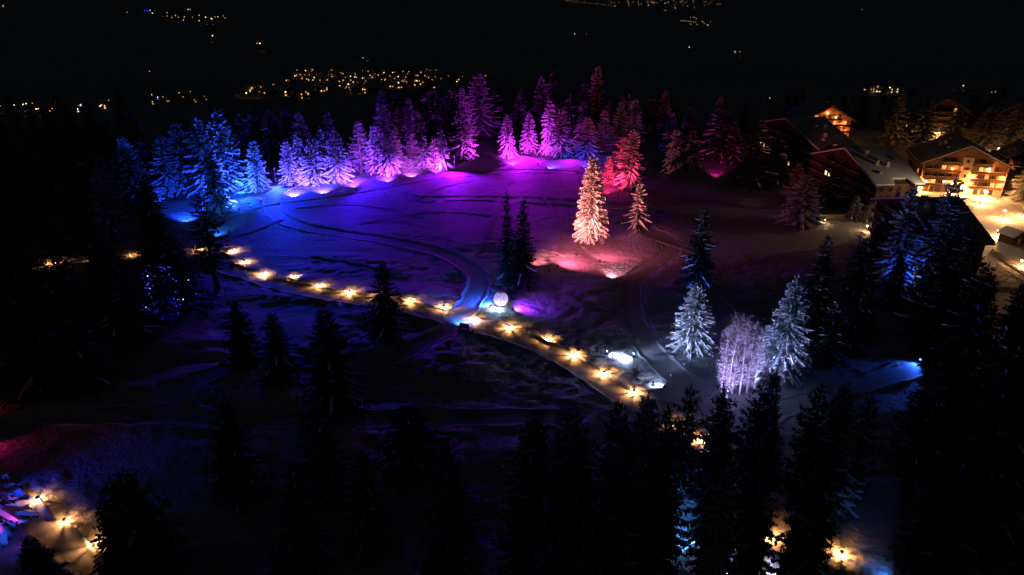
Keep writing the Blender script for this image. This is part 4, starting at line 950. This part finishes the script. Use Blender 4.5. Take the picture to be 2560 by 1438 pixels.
FG = ('lamp of the far village at upper left', 'lamps of the far upper left village')
for px, row, k in [(10, 25, 2), (320, 42, 0), (378, 36, 2), (383, 44, 2), (420, 43, 1), (420, 52, 0), (432, 56, 0), (441, 51, 1), (448, 55, 0), (463, 54, 1), (461, 63, 1), (472, 34, 2), (478, 34, 1), (483, 55, 0), (500, 50, 1), (500, 65, 1), (516, 55, 2), (530, 59, 2), (533, 61, 1), (540, 55, 0), (546, 54, 1), (560, 52, 0), (565, 58, 0), (534, 106, 2), (652, 127, 2), (645, 127, 0)]:
    slamp(px, row, *FG, mat=k, scale=2.2)
for px, row in ((363, 37), (368, 36), (373, 38)): slamp(px, row, 'blue lamp of the far village at upper left', 'blue lamps of the far upper left village', 6, 2.2)
TG = ('lamp of the far town at the top of the valley', 'lamps of the far top town')
for i in range(18): slamp(1400 + i * 8 + R.uniform(-2, 2), 5 + i * 0.9 + R.uniform(-1, 1), *TG, mat=R.choice((0, 0, 1)), scale=1.5)
for i in range(60): slamp(R.gauss(1630, 85), abs(R.gauss(10, 8)), *TG, mat=R.choice((0, 1, 1, 2, 3)), scale=R.uniform(1.1, 1.7))
for i in range(16): slamp(R.uniform(1680, 1780), R.gauss(8, 3), *TG, mat=R.choice((0, 1)), scale=1.4)
for i in range(8): slamp(1702 + i * 5.2, 58 + i * 0.5, *TG, mat=1, scale=1.1)
for px, row, k in [(1725, 53, 0), (1735, 52, 1), (1740, 56, 0), (1726, 71, 0), (1742, 71, 0), (1755, 63, 1), (1760, 68, 0), (1768, 73, 2), (1775, 64, 0), (1660, 33, 3), (1664, 34, 1), (1688, 27, 4), (1793, 17, 2), (1707, 19, 0), (1621, 20, 4), (1670, 12, 4), (1848, 1, 2), (1962, 2, 1)]: slamp(px, row, *TG, mat=k, scale=1.6)
for px, row, k, lab in [(2154, 30, 2, 'lone warm lamp high on the right of the valley'), (1436, 95, 4, 'lone white lamp in the dark valley centre'), (1466, 95, 5, 'lone red lamp in the dark valley centre'), (1722, 130, 4, 'white car light on the dark valley road'), (1848, 142, 0, 'yellow lamp on the dark valley floor'), (1836, 142, 4, 'faint white lamp beside the yellow one on the valley floor'),
                        (2405, 228, 2, 'lone bright lamp behind the far chalet'), (2485, 244, 1, 'warm lamp far right behind the conifers, right of a pair'), (2475, 245, 0, 'warm lamp far right behind the conifers, left of a pair'), (1922, 260, 1, 'small lamp in the dark wood left of the chalets')]:
    slamp(px, row, lab, None, k, 1.4 if row < 160 else 0.55)
for px, row, n in [(2165, 232, 2), (2180, 231, 3), (2192, 230, 3), (2205, 229, 2), (2222, 232, 3), (2236, 231, 3)]:
    house(px, row, 'lit house of the hamlet behind the chalet trees', 'houses of the hamlet behind the chalets', n, (1, 2), 0.55)
